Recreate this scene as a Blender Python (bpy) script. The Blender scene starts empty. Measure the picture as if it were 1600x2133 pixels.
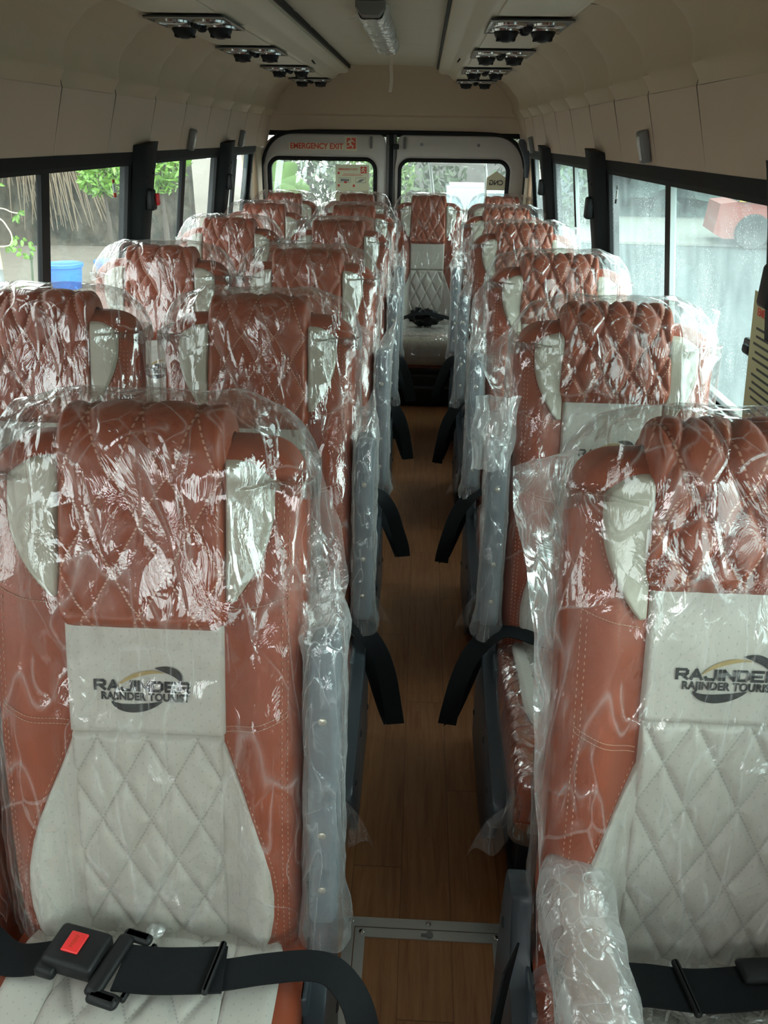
import bpy, math, random
import numpy as np
from mathutils import Vector, Matrix
PI = math.pi
S = bpy.context.scene
C = bpy.data.collections.new('bus'); S.collection.children.link(C)
random.seed(7); RNG = np.random.default_rng(7)

# ------------------------------------------------------------------ camera, light, exposure
YAW, PITCH, ROLL, F = .0402, .4448, .0157, 1640.
def cam_axes():
    f = Vector((-math.sin(YAW)*math.cos(PITCH), math.cos(YAW)*math.cos(PITCH), -math.sin(PITCH)))
    r = Vector((math.cos(YAW), math.sin(YAW), 0)); u = r.cross(f)
    c, s = math.cos(ROLL), math.sin(ROLL)
    return c*r+s*u, -s*r+c*u, f
r, u, f = cam_axes()
cd = bpy.data.cameras.new('camera'); cam = bpy.data.objects.new('camera', cd); C.objects.link(cam)
cam.matrix_world = Matrix(((r.x,u.x,-f.x,0),(r.y,u.y,-f.y,0),(r.z,u.z,-f.z,1.457),(0,0,0,1)))
cd.sensor_fit = 'VERTICAL'; cd.sensor_height = 36; cd.sensor_width = 36; cd.lens = 36*F/2133
cd.clip_start = .02; cd.clip_end = 300
S.camera = cam
w = bpy.data.worlds.new('overcast_sky'); S.world = w; w.use_nodes = True
nt = w.node_tree; bg = nt.nodes['Background']
tc = nt.nodes.new('ShaderNodeTexCoord'); sx = nt.nodes.new('ShaderNodeSeparateXYZ'); rp = nt.nodes.new('ShaderNodeValToRGB')
nt.links.new(tc.outputs['Generated'], sx.inputs[0]); nt.links.new(sx.outputs['Z'], rp.inputs[0]); nt.links.new(rp.outputs[0], bg.inputs[0])
rp.color_ramp.elements[0].position = 0; rp.color_ramp.elements[0].color = (.90,.93,.92,1)
rp.color_ramp.elements[1].position = .6; rp.color_ramp.elements[1].color = (.97,.98,.97,1)
bg.inputs[1].default_value = 2.7
def sun(name, strength, angle, direction, color):
    l = bpy.data.lights.new(name, 'SUN'); l.energy = strength; l.angle = math.radians(angle); l.color = color
    o = bpy.data.objects.new(name, l); C.objects.link(o)
    o.rotation_euler = Vector(direction).to_track_quat('-Z', 'Y').to_euler()
sun('sky_fill_right', 3.2, 50, (-.75, .35, -.42), (1, .97, .93))  # added wide-angle sun lamp standing in for overcast sky light from the right
sun('sky_glow_front', 1.6, 60, (.12, .9, -.42), (.95, .98, 1))
S.view_settings.view_transform = 'Standard'; S.view_settings.look = 'None'; S.view_settings.gamma = 1
S.view_settings.use_curve_mapping = False; S.view_settings.exposure = 1.34
S.cycles.transparent_max_bounces = 48; S.cycles.max_bounces = 10; S.cycles.diffuse_bounces = 5

# ------------------------------------------------------------------ node materials
class NT:
    def __init__(s, name):
        s.m = bpy.data.materials.new(name); s.m.use_nodes = True; s.t = s.m.node_tree
        s.out = s.t.nodes['Material Output']; s.b = s.t.nodes['Principled BSDF']
    def n(s, typ, **k):
        x = s.t.nodes.new('ShaderNode'+typ)
        for a, v in k.items(): setattr(x, a, v)
        return x
    def l(s, a, b): s.t.links.new(a, b)
    def put(s, sock, v):
        if hasattr(v, 'is_linked') or hasattr(v, 'links'): s.l(v, sock)
        else: sock.default_value = v
    def math(s, op, a, b=0., c=None, clamp=False):
        x = s.n('Math', operation=op, use_clamp=clamp); s.put(x.inputs[0], a); s.put(x.inputs[1], b)
        if c is not None: s.put(x.inputs[2], c)
        return x.outputs[0]
    def mix(s, f, a, b):
        x = s.n('Mix', data_type='RGBA'); s.put(x.inputs[0], f); s.put(x.inputs[6], a); s.put(x.inputs[7], b); return x.outputs[2]
    def noise(s, vec, scale, detail=3, rough=.5, dist=0, col=False):
        x = s.n('TexNoise'); s.put(x.inputs['Scale'], scale); x.inputs['Detail'].default_value = detail
        x.inputs['Roughness'].default_value = rough; x.inputs['Distortion'].default_value = dist
        if vec is not None: s.l(vec, x.inputs['Vector'])
        return x.outputs[1 if col else 0]
    def map(s, vec, sc, loc=(0,0,0)):
        x = s.n('Mapping'); s.l(vec, x.inputs[0]); x.inputs['Scale'].default_value = sc; x.inputs['Location'].default_value = loc; return x.outputs[0]
    def ramp(s, v, stops):
        x = s.n('ValToRGB'); s.l(v, x.inputs[0]); e = x.color_ramp.elements
        while len(e) < len(stops): e.new(.5)
        for i, (p, c) in enumerate(stops): e[i].position = p; e[i].color = (*c, 1) if len(c) == 3 else c
        return x.outputs[0]
    def bump(s, h, strength=.3, dist=.002, normal=None):
        x = s.n('Bump'); x.inputs['Strength'].default_value = strength; x.inputs['Distance'].default_value = dist; s.l(h, x.inputs['Height'])
        if normal is not None: s.l(normal, x.inputs['Normal'])
        return x.outputs[0]
def col4(c): return (*c, 1)
def simple(name, col, rough=.5, metal=0, bump=0, bscale=200, var=.06, emit=None, spec=.5):
    M = NT(name); tc = M.n('TexCoord').outputs['Object']
    nz = M.noise(tc, bscale, 4)
    c = M.mix(M.math('MULTIPLY', M.noise(tc, 7, 4), 1.0), col4([x*(1-var) for x in col]), col4([min(1, x*(1+var)) for x in col]))
    M.l(c, M.b.inputs['Base Color']); M.b.inputs['Roughness'].default_value = rough; M.b.inputs['Metallic'].default_value = metal
    M.b.inputs['Specular IOR Level'].default_value = spec
    if bump: M.l(M.bump(nz, bump, .001), M.b.inputs['Normal'])
    if emit: M.b.inputs['Emission Color'].default_value = col4(emit[0]); M.b.inputs['Emission Strength'].default_value = emit[1]
    return M.m
RUST = (.270, .056, .024); LIGHT = (.48, .445, .40); WING = (.42, .385, .315); THREAD = (.62, .36, .26)
def leather(name, base, quilt=None, thread=None, perf=False, rough=.42):
    """leather with fine grain; quilt=(w,h) adds dashed stitching on the diamond lines of the 'panel' uv map"""
    M = NT(name); uv = M.n('UVMap', uv_map='panel').outputs[0]; tc = M.n('TexCoord').outputs['Object']
    grain = M.noise(tc, 420, 3); big = M.noise(tc, 9, 3)
    c = M.mix(big, col4([x*.88 for x in base]), col4([min(1, x*1.1) for x in base]))
    h = grain
    s = M.n('SeparateXYZ'); M.l(uv, s.inputs[0]); U, V = s.outputs[0], s.outputs[1]
    if perf:
        a = M.math('SUBTRACT', M.math('FRACT', M.math('MULTIPLY', U, 85)), .5); b = M.math('SUBTRACT', M.math('FRACT', M.math('ADD', M.math('MULTIPLY', V, 62), M.math('MULTIPLY', M.math('FLOOR', M.math('MULTIPLY', U, 85)), .5))), .5)
        d = M.math('ADD', M.math('MULTIPLY', a, a), M.math('MULTIPLY', b, b)); dot = M.math('LESS_THAN', d, .010)
        c = M.mix(M.math('MULTIPLY', dot, .25), c, col4([x*.3 for x in base])); h = M.math('SUBTRACT', grain, M.math('MULTIPLY', dot, 2.))
    if quilt:
        W_, H_ = quilt
        x = M.math('MULTIPLY', U, 1/W_); y = M.math('MULTIPLY', V, 1/H_)
        for op in ('ADD', 'SUBTRACT'):
            a = M.math('ABSOLUTE', M.math('SUBTRACT', M.math('FRACT', M.math(op, x, y)), .5))
            line = M.math('GREATER_THAN', a, .5-.0014/W_)
            dash = M.math('LESS_THAN', M.math('FRACT', M.math('MULTIPLY', V, 190)), .62)
            c = M.mix(M.math('MULTIPLY', M.math('MULTIPLY', line, dash), .75), c, col4(thread))
    M.l(c, M.b.inputs['Base Color']); M.b.inputs['Roughness'].default_value = rough
    M.l(M.bump(h, .25, .0006), M.b.inputs['Normal'])
    return M.m
def plastic(name, haze=.07, tint=(.97,.97,.96), gl=.11, scale=1., edge=1.0):
    M = NT(name); t = M.n('TexCoord').outputs['Object']
    warp = M.n('VectorMath', operation='ADD'); M.l(t, warp.inputs[0])
    ns = M.n('VectorMath', operation='SCALE'); M.l(M.noise(t, 5*scale, 2, col=True), ns.inputs[0]); ns.inputs['Scale'].default_value = .10; M.l(ns.outputs[0], warp.inputs[1])
    P = warp.outputs[0]
    def vor(sc, vec, feat='DISTANCE_TO_EDGE'):
        v = M.n('TexVoronoi', feature=feat); v.inputs['Scale'].default_value = sc; M.l(vec, v.inputs['Vector']); return v.outputs['Color' if feat == 'F1' else 'Distance']
    rot = M.n('Mapping'); M.l(P, rot.inputs[0]); rot.inputs['Rotation'].default_value = (.3, .5, .4); rot.inputs['Scale'].default_value = (1, 1, .30)
    rot2 = M.n('Mapping'); M.l(P, rot2.inputs[0]); rot2.inputs['Rotation'].default_value = (-.2, -.7, .2); rot2.inputs['Scale'].default_value = (1.2, 1, .22)
    v1 = vor(13*scale, rot.outputs[0]); v2 = vor(24*scale, rot2.outputs[0])
    c1 = vor(13*scale, rot.outputs[0], 'F1'); c2 = vor(24*scale, rot2.outputs[0], 'F1')
    calm = M.ramp(M.noise(t, 7*scale, 2), [(.40, (.10,)*3), (.62, (1,1,1))])
    geo = M.n('NewGeometry').outputs['Normal']
    def tilt(base, colr, k, mask):
        d = M.n('VectorMath', operation='SUBTRACT'); M.l(colr, d.inputs[0]); d.inputs[1].default_value = (.5, .5, .5)
        q = M.n('VectorMath', operation='SCALE'); M.l(d.outputs[0], q.inputs[0]); M.put(q.inputs['Scale'], M.math('MULTIPLY', mask, k))
        a = M.n('VectorMath', operation='ADD'); M.l(base, a.inputs[0]); M.l(q.outputs[0], a.inputs[1]); return a.outputs[0]
    inv = M.math('SUBTRACT', 1.15, calm)
    fil = None; wsm = M.n('VectorMath', operation='MULTIPLY_ADD'); M.l(M.noise(t, 3*scale, 1, col=True), wsm.inputs[0]); wsm.inputs[1].default_value = (.06, .06, .06); M.l(t, wsm.inputs[2])
    for rr_, loc in (((.35, .0, .2), (0,0,0)), ((-.6, .45, 0), (2,3,1)), ((.1, -.75, .3), (5,1,4))):
        mp = M.n('Mapping'); M.l(wsm.outputs[0], mp.inputs[0]); mp.inputs['Rotation'].default_value = rr_; mp.inputs['Location'].default_value = loc; mp.inputs['Scale'].default_value = (1, 1, .055)
        a_ = M.math('ABSOLUTE', M.math('SUBTRACT', M.noise(mp.outputs[0], 14*scale, 1, .3), .5))
        ln = M.math('SUBTRACT', 1., M.math('MINIMUM', M.math('MULTIPLY', a_, 34.), 1.))
        ln = M.math('MULTIPLY', ln, M.ramp(M.noise(t, 9*scale, 1), [(.46, (0,0,0)), (.56, (1,1,1))]) if rr_[0] != .35 else 1.)
        fil = ln if fil is None else M.math('MAXIMUM', fil, ln)
    nn = tilt(tilt(geo, c1, .52, calm), c2, .30, inv)
    nrm = M.n('VectorMath', operation='NORMALIZE'); M.l(nn, nrm.inputs[0])
    h = M.math('ADD', M.math('MULTIPLY', M.math('MINIMUM', v1, .08), 1.5), M.math('MULTIPLY', M.noise(rot.outputs[0], 26*scale, 4, .6, 1.), .7)); h = M.math('ADD', h, M.math('MULTIPLY', fil, .55))
    N = M.bump(h, .42, .010, nrm.outputs[0])
    g = M.n('BsdfGlossy'); g.inputs['Roughness'].default_value = .07; M.l(N, g.inputs['Normal']); g.inputs['Color'].default_value = (1,1,1,1)
    tr = M.n('BsdfTransparent'); tr.inputs['Color'].default_value = col4(tint)
    df = M.n('BsdfDiffuse'); df.inputs['Color'].default_value = (.86,.87,.87,1); 
    tl = M.n('BsdfTranslucent'); tl.inputs['Color'].default_value = (.86,.87,.87,1); 
    md = M.n('MixShader'); md.inputs[0].default_value = .5; M.l(df.outputs[0], md.inputs[1]); M.l(tl.outputs[0], md.inputs[2])
    lw = M.n('LayerWeight'); lw.inputs['Blend'].default_value = .42
    crease = M.math('MULTIPLY', M.math('MULTIPLY', M.math('LESS_THAN', v1, .010), calm), .16*edge)
    crease = M.math('ADD', crease, M.math('MULTIPLY', M.math('POWER', fil, 3.), .22*edge))  # white streaks along the creases, painted to stand for film highlights
    hz = M.math('ADD', M.math('ADD', M.math('MULTIPLY', M.math('ADD', M.noise(t, 11*scale, 3), .15), haze*1.6), crease), M.math('MULTIPLY', M.math('POWER', lw.outputs['Facing'], 4.), .26), clamp=True)
    m1 = M.n('MixShader'); M.l(hz, m1.inputs[0]); M.l(tr.outputs[0], m1.inputs[1]); M.l(md.outputs[0], m1.inputs[2])
    lf = M.n('Fresnel'); lf.inputs['IOR'].default_value = 1.45; M.l(N, lf.inputs['Normal'])
    gf = M.math('MINIMUM', M.math('ADD', M.math('MULTIPLY', lf.outputs[0], 1.0), gl-.04), .42)
    m2 = M.n('MixShader'); M.l(gf, m2.inputs[0]); M.l(m1.outputs[0], m2.inputs[1]); M.l(g.outputs[0], m2.inputs[2])
    M.l(m2.outputs[0], M.out.inputs[0]); return M.m
def glass(name, haze, drops, tint=(.90,.96,.95)):
    M = NT(name); t = M.n('TexCoord').outputs['Object']
    tr = M.n('BsdfTransparent'); tr.inputs['Color'].default_value = col4(tint)
    tl = M.n('BsdfTranslucent'); tl.inputs['Color'].default_value = (.8,.9,.9,1)
    df = M.n('BsdfDiffuse'); df.inputs['Color'].default_value = (.8,.88,.88,1)
    md = M.n('MixShader'); md.inputs[0].default_value = .3; M.l(tl.outputs[0], md.inputs[1]); M.l(df.outputs[0], md.inputs[2])
    v = M.n('TexVoronoi'); v.inputs['Scale'].default_value = 95; M.l(t, v.inputs['Vector'])
    v2 = M.n('TexVoronoi'); v2.inputs['Scale'].default_value = 210; M.l(t, v2.inputs['Vector'])
    big = M.ramp(M.noise(t, 3.0, 4), [(.42, (0,0,0)), (.65, (1,1,1))])
    d = M.math('ADD', M.math('LESS_THAN', v.outputs[0], .16), M.math('LESS_THAN', v2.outputs[0], .15), clamp=True)
    hz = M.math('ADD', M.math('MULTIPLY', M.math('ADD', M.noise(M.map(t,(6,6,3)), 3, 5), 0.1), haze*1.6), M.math('MULTIPLY', M.math('MULTIPLY', d, big), drops), clamp=True)
    m1 = M.n('MixShader'); M.l(hz, m1.inputs[0]); M.l(tr.outputs[0], m1.inputs[1]); M.l(md.outputs[0], m1.inputs[2])
    g = M.n('BsdfGlossy'); g.inputs['Roughness'].default_value = .02
    m2 = M.n('MixShader'); m2.inputs[0].default_value = .05
    M.l(m1.outputs[0], m2.inputs[1]); M.l(g.outputs[0], m2.inputs[2]); M.l(m2.outputs[0], M.out.inputs[0]); return M.m
def wood():
    M = NT('wood_vinyl'); t = M.n('TexCoord').outputs['Object']
    s = M.n('SeparateXYZ'); M.l(t, s.inputs[0]); X, Y = s.outputs[0], s.outputs[1]
    px = M.math('MULTIPLY', X, 1/.105); ix = M.math('FLOOR', px); fx = M.math('FRACT', px)
    py = M.math('ADD', M.math('MULTIPLY', Y, 1/.9), M.math('MULTIPLY', ix, .37)); iy = M.math('FLOOR', py); fy = M.math('FRACT', py)
    cv = M.n('CombineXYZ'); M.l(ix, cv.inputs[0]); M.l(iy, cv.inputs[1])
    wn = M.n('TexWhiteNoise'); M.l(cv.outputs[0], wn.inputs[0])
    off = M.n('VectorMath', operation='ADD'); M.l(M.map(t, (16, 1.1, 1)), off.inputs[0])
    sc = M.n('VectorMath', operation='SCALE'); M.l(wn.outputs[1], sc.inputs[0]); sc.inputs['Scale'].default_value = 9; M.l(sc.outputs[0], off.inputs[1])
    g = M.noise(off.outputs[0], 5, 8, .65, .6)
    c = M.ramp(g, [(.3, (.20,.078,.028)), (.5, (.29,.122,.046)), (.72, (.36,.165,.068))])
    c = M.mix(M.math('MULTIPLY', wn.outputs[0], .22), c, (.14,.05,.018,1))
    line = M.math('ADD', M.math('LESS_THAN', fx, .018), M.math('LESS_THAN', fy, .0025), clamp=True)
    c = M.mix(M.math('MULTIPLY', line, .6), c, (.06,.022,.01,1))
    dirt = M.ramp(M.noise(t, 4, 6, .7), [(.5, (0,0,0)), (.8, (1,1,1))])
    c = M.mix(M.math('MULTIPLY', dirt, .12), c, (.35,.25,.17,1))
    M.l(c, M.b.inputs['Base Color']); M.b.inputs['Roughness'].default_value = .42
    M.l(M.bump(g, .08, .001), M.b.inputs['Normal']); return M.m
def stone_mat():
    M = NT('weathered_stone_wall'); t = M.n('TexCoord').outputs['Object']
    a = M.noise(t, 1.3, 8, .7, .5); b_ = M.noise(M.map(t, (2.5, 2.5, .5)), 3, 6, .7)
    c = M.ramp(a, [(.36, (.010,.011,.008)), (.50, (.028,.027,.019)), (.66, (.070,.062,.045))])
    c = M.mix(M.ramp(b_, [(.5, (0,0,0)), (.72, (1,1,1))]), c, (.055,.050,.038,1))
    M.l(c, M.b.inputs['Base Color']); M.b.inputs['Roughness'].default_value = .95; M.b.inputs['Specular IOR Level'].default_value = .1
    M.l(M.bump(a, .8, .05), M.b.inputs['Normal']); return M.m
MT = dict(
    rust=leather('rust_leather', RUST, rough=.45), rust_q=leather('rust_quilted_leather', RUST, (.072,.128), THREAD, rough=.42),
    light=leather('pale_perforated_leather', LIGHT, perf=True, rough=.5), light_q=leather('pale_quilted_leather', LIGHT, (.070,.125), (.32,.30,.27), perf=True, rough=.5),
    wing=leather('beige_leather', WING, rough=.5), thread=simple('rust_thread', (.5,.26,.18), .7),
    paleth=simple('pale_piping', (.66,.62,.54), .6), blackth=simple('black_embroidery', (.012,.012,.014), .6, bump=.4, bscale=900), gold=simple('gold_embroidery', (.36,.25,.10), .6),
    film=plastic('clear_plastic_film', .022, gl=.070), film2=plastic('milky_plastic_film', .16, gl=.10, scale=1.6), film3=plastic('dense_milky_film', .33, gl=.13, scale=1.6),
    belt=simple('black_webbing', (.007,.008,.009), .8, bump=.5, bscale=600, spec=.2), blackpl=simple('black_plastic', (.009,.0095,.010), .5, bump=.2, bscale=500, spec=.3),
    redpl=simple('red_plastic', (.75,.03,.03), .35), slate=simple('slate_plastic', (.085,.105,.125), .38, bump=.15, bscale=500), slated=simple('dark_slate_plastic', (.035,.042,.05), .4),
    steel=simple('dark_steel', (.03,.03,.033), .45, .3), rivet=simple('bright_rivet', (.7,.66,.55), .3, .9), alu=simple('brushed_aluminium', (.55,.56,.56), .38, .85, bump=.2, bscale=90, var=.15),
    headliner=simple('beige_headliner_vinyl', (.52,.42,.295), .62, bump=.25, bscale=700, var=.03), lowliner=simple('pinkish_beige_vinyl', (.56,.44,.335), .6, bump=.25, bscale=700, var=.03),
    duct=simple('cream_duct_plastic', (.62,.56,.43), .45, var=.04), ceil=simple('ceiling_vinyl', (.58,.52,.40), .6, bump=.2, bscale=500, var=.03),
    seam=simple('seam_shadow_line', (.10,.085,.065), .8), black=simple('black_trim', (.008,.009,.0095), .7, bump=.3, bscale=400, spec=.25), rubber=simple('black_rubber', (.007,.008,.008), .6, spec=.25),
    door=simple('door_paint', (.55,.52,.47), .45, var=.03), greypl=simple('grey_lamp_housing', (.16,.16,.155), .4), lens=simple('clear_lens', (.55,.55,.52), .15), chrome=simple('chrome', (.55,.55,.55), .14, 1.),
    white=simple('white_trim', (.7,.7,.68), .5), red=simple('sign_red', (.55,.045,.02), .5), glow=simple('photoluminescent_sheet', (.62,.63,.42), .5), signborder=simple('sign_cream', (.62,.58,.38), .5),
    paper=simple('yellow_notice_paper', (.42,.38,.20), .6), ink=simple('notice_ink', (.22,.06,.03), .7), inkd=simple('dark_ink', (.04,.04,.035), .7), foil=simple('crumpled_lamp_wrap', (.62,.62,.58), .2, .15, bump=1., bscale=60, var=.2),
    tape=simple('masking_tape', (.55,.47,.36), .6), glassL=glass('dusty_side_glass', .022, .10), glassR=glass('rain_specked_glass', .085, .6, (.82,.95,.94)), glassB=glass('hazy_rear_glass', .06, .12, (.9,.96,.95)),
    carpet=simple('dark_riser', (.012,.011,.010), .8), lower=simple('grey_side_panel', (.30,.28,.25), .6),
    stone=simple('mossy_stone_wall', (.036,.035,.026), .9, bump=1, bscale=6, var=.7), dirt=simple('pale_dirt', (.078, .068, .050), .95, var=.3), road=simple('wet_road', (.038,.046,.047), .95, var=.2, spec=.05),
    blue=simple('blue_bucket_plastic', (.015,.11,.42), .35), leaf=simple('bright_leaf', (.085,.19,.02), .5, var=.3), leafd=simple('dark_leaf', (.028,.05,.018), .6, var=.4), bark=simple('bark', (.035,.030,.022), .9, var=.3),
    root=simple('dry_roots', (.11,.085,.055), .9), carw=simple('white_car_paint', (.4,.42,.42), .25), carg=simple('car_glass', (.10,.16,.18), .1), redcar=simple('faded_red_paint', (.16,.03,.02), .5), yellow=simple('yellow_stripe', (.6,.42,.06), .5), tyre=simple('tyre', (.02,.02,.02), .8),
    wallp=simple('pale_roadside_wall', (.075,.075,.068), .9, var=.2), ladder=simple('ladder_paint', (.45,.50,.48), .4), post=simple('pale_post', (.42,.48,.5), .6), shop=simple('dark_hedge', (.022,.034,.030), .9, var=.6), slate2=simple('deep_slate_plastic', (.040,.050,.060), .4, bump=.15, bscale=500), leafm=simple('mid_leaf', (.07,.13,.03), .6, var=.4), stonew=stone_mat(), kerb=simple('pale_verge', (.12,.12,.105), .9, var=.3, spec=.1), armdown=simple('dusty_pink_armrest', (.40,.27,.23), .5), wood=wood())

# ------------------------------------------------------------------ mesh helpers
class MB:
    def __init__(s): s.v = []; s.f = []; s.uv = []; s.mi = {}; s.cur = 0
    def add(s, v, f, uv=None):
        o = len(s.v); s.v += [tuple(map(float, p)) for p in v]
        if s.cur: s.mi.update({len(s.f)+k: s.cur for k in range(len(f))})
        s.f += [tuple(i+o for i in q) for q in f]
        s.uv += list(uv) if uv is not None else [(0., 0.)]*len(v)
    def grid(s, P, closed_u=False, cap=False, UV=None):
        """P: rows x cols x 3; closed_u joins the last col to the first"""
        P = np.asarray(P, float); R_, K = P.shape[:2]; f = []
        for i in range(R_-1):
            for j in range(K if closed_u else K-1):
                k = (j+1) % K; f.append((i*K+j, i*K+k, (i+1)*K+k, (i+1)*K+j))
        if cap: f.append(tuple(range(K-1, -1, -1))); f.append(tuple((R_-1)*K+j for j in range(K)))
        s.add(P.reshape(-1, 3), f, None if UV is None else [tuple(q) for q in np.asarray(UV, float).reshape(-1, 2)])
    def box(s, c, d, rot=None, bev=.0):
        x, y, z = [k/2 for k in d]; M_ = rot if rot is not None else Matrix.Identity(3)
        b = min(bev, x*.9, y*.9, z*.9)
        if b <= 0:
            v = [(i, j, k) for i in (-x, x) for j in (-y, y) for k in (-z, z)]
            fs = [(0,1,3,2), (4,6,7,5), (0,4,5,1), (2,3,7,6), (0,2,6,4), (1,5,7,3)]
            s.add([Vector(c)+M_@Vector(p) for p in v], fs); return
        rings = []
        for zz, ins in ((-z, b), (-z+b*.3, b*.3), (-z+b, 0), (z-b, 0), (z-b*.3, b*.3), (z, b)):
            X, Y = x-ins, y-ins; q = []
            for cx, cy, a0 in ((X-b, Y-b, 0), (-X+b, Y-b, 90), (-X+b, -Y+b, 180), (X-b, -Y+b, 270)):
                for t in range(4):
                    a = math.radians(a0+t*30); q.append(Vector(c)+M_@Vector((cx+b*math.cos(a), cy+b*math.sin(a), zz)))
            rings.append(q)
        s.grid(rings, True, True)
    def tube(s, pts, r, n=10, cap=True):
        pts = [Vector(p) for p in pts]; rings = []; prev = None
        for i, p in enumerate(pts):
            d = (pts[min(i+1, len(pts)-1)]-pts[max(i-1, 0)]).normalized()
            a = d.cross(Vector((0, 0, 1)) if abs(d.z) < .9 else Vector((1, 0, 0))).normalized() if prev is None else (prev-d*prev.dot(d)).normalized()
            prev = a; b = d.cross(a); rr = r[i] if hasattr(r, '__len__') else r
            rings.append([p+(a*math.cos(t*2*PI/n)+b*math.sin(t*2*PI/n))*rr for t in range(n)])
        s.grid(rings, True, cap)
    def lathe(s, c, prof, n=24, axis=Vector((0,0,1))):
        q = axis.to_track_quat('Z', 'Y').to_matrix()
        s.grid([[Vector(c)+q@Vector((r_*math.cos(t*2*PI/n), r_*math.sin(t*2*PI/n), z)) for t in range(n)] for r_, z in prof], True, True)
    def prism(s, pts, vec):
        v = [Vector(p) for p in pts]; n = len(v); s.add(v+[p+Vector(vec) for p in v], [tuple(range(n-1, -1, -1)), tuple(range(n, 2*n))]+[(i, (i+1) % n, (i+1) % n+n, i+n) for i in range(n)])
    def ribbon(s, pts, wid, th=.0016):
        """wid: list of half-width vectors"""
        pts = [Vector(p) for p in pts]; rows = []
        for i, p in enumerate(pts):
            d = (pts[min(i+1, len(pts)-1)]-pts[max(i-1, 0)]).normalized(); w_ = Vector(wid[i] if isinstance(wid, list) else wid); n = d.cross(w_).normalized()*th
            rows.append([p-w_+n, p+w_+n, p+w_-n, p-w_-n])
        s.grid(rows, True, True)
    def mesh(s, name, mat, smooth=True):
        me = bpy.data.meshes.new(name); me.from_pydata(s.v, [], s.f)
        for m in (mat if isinstance(mat, (list, tuple)) else [mat]): me.materials.append(m)
        uv = me.uv_layers.new(name='panel'); idx = np.empty(len(me.loops), np.int32); me.loops.foreach_get('vertex_index', idx)
        uv.data.foreach_set('uv', np.asarray(s.uv, np.float32)[idx].ravel())
        for k, m_ in s.mi.items(): me.polygons[k].material_index = m_
        me.polygons.foreach_set('use_smooth', [bool(smooth)]*len(me.polygons))
        if smooth and smooth != 'all': me.set_sharp_from_angle(angle=math.radians(48))
        me.update(); return me
def put(name, me, parent=None, loc=None, label=None):
    o = bpy.data.objects.new(name, me); C.objects.link(o)
    if parent is not None: o.parent = parent
    if loc is not None: o.location = loc
    if label: o['label'] = label
    return o
def obj(name, mb, mat, parent=None, loc=None, smooth=True, label=None): return put(name, mb.mesh(name, mat, smooth), parent, loc, label)
def thing(name, label, cat, loc=(0,0,0), group=None, rotz=0):
    o = bpy.data.objects.new(name, None); C.objects.link(o); o.location = loc; o.rotation_euler = (0,0,rotz); o.empty_display_size = .05
    return tag(o, label, cat, group)
def tag(o, label, cat, group=None):
    o['label'] = label; o['category'] = cat
    if group: o['group'] = group
    return o
def struct(name, mb, mat, parent=None, smooth=True, label=None):
    o = obj(name, mb, mat, parent, smooth=smooth)
    if parent is None: o['kind'] = 'structure'
    if label: o['label'] = label
    return o
def catmull(pts, n=8):
    P = [Vector(p) for p in pts]; P = [P[0]*2-P[1]]+P+[P[-1]*2-P[-2]]; out = []
    for i in range(1, len(P)-2):
        for k in range(n):
            t = k/n; a, b, c, d = P[i-1:i+3]
            out.append(.5*((2*b)+(c-a)*t+(2*a-5*b+4*c-d)*t*t+(3*b-a-3*c+d)*t**3))
    out.append(P[-2]); return out
def text_mesh(txt, size, ext=.0004, bold=.0, sx_=1., align='CENTER', space=1.):
    cu = bpy.data.curves.new('lettering', 'FONT'); cu.body = txt; cu.size = size; cu.extrude = ext; cu.offset = bold; cu.align_x = align; cu.align_y = 'CENTER'; cu.space_character = space
    o = bpy.data.objects.new('lettering_source', cu); C.objects.link(o); bpy.context.view_layer.update()
    me = bpy.data.meshes.new_from_object(o.evaluated_get(bpy.context.evaluated_depsgraph_get())); bpy.data.objects.remove(o)
    mb = MB(); mb.add([(v.co.x*sx_, v.co.y, v.co.z) for v in me.vertices], [tuple(p.vertices) for p in me.polygons]); return mb
def xform(mb, M_):
    mb.v = [tuple(M_@Vector(p)) for p in mb.v]; return mb
def frame(origin, xdir, ydir):
    x = Vector(xdir).normalized(); y = (Vector(ydir)-x*Vector(ydir).dot(x)).normalized(); z = x.cross(y)
    return Matrix(((x.x,y.x,z.x,origin[0]),(x.y,y.y,z.y,origin[1]),(x.z,y.z,z.z,origin[2]),(0,0,0,1)))

# ------------------------------------------------------------------ the bus shell
XC = -.20
def hw(z):   # half width of the side wall's inner face (the walls lean in towards the roof)
    return float(np.interp(z, [0, .70, 1.12, 1.40, 1.565], [.93, .93, .885, .83, .785]))
def Wp(side, y, z, inset=0): return Vector((XC+side*(hw(z)-inset), y, z))
def wbox(mb, side, y0, y1, z0, z1, t0, t1):
    """slab on the side wall between insets t0 (outside) and t1 (towards the room)"""
    q = []
    for z in (z0, z1):
        for y, t in ((y0, t0), (y1, t0), (y1, t1), (y0, t1)): q.append(Wp(side, y, z, t))
    mb.add(q, [(0,1,2,3), (4,7,6,5), (0,4,5,1), (1,5,6,2), (2,6,7,3), (3,7,4,0)])
b = MB(); b.box((XC, 2.1, -.03), (1.96, 7.4, .06)); struct('floor', b, MT['wood'])
SILL, GT, HB = .90, 1.352, 1.392
WINS = [(-1.20, .02), (.22, 1.32), (1.52, 2.965), (3.20, 4.27), (4.50, 5.16)]
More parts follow.
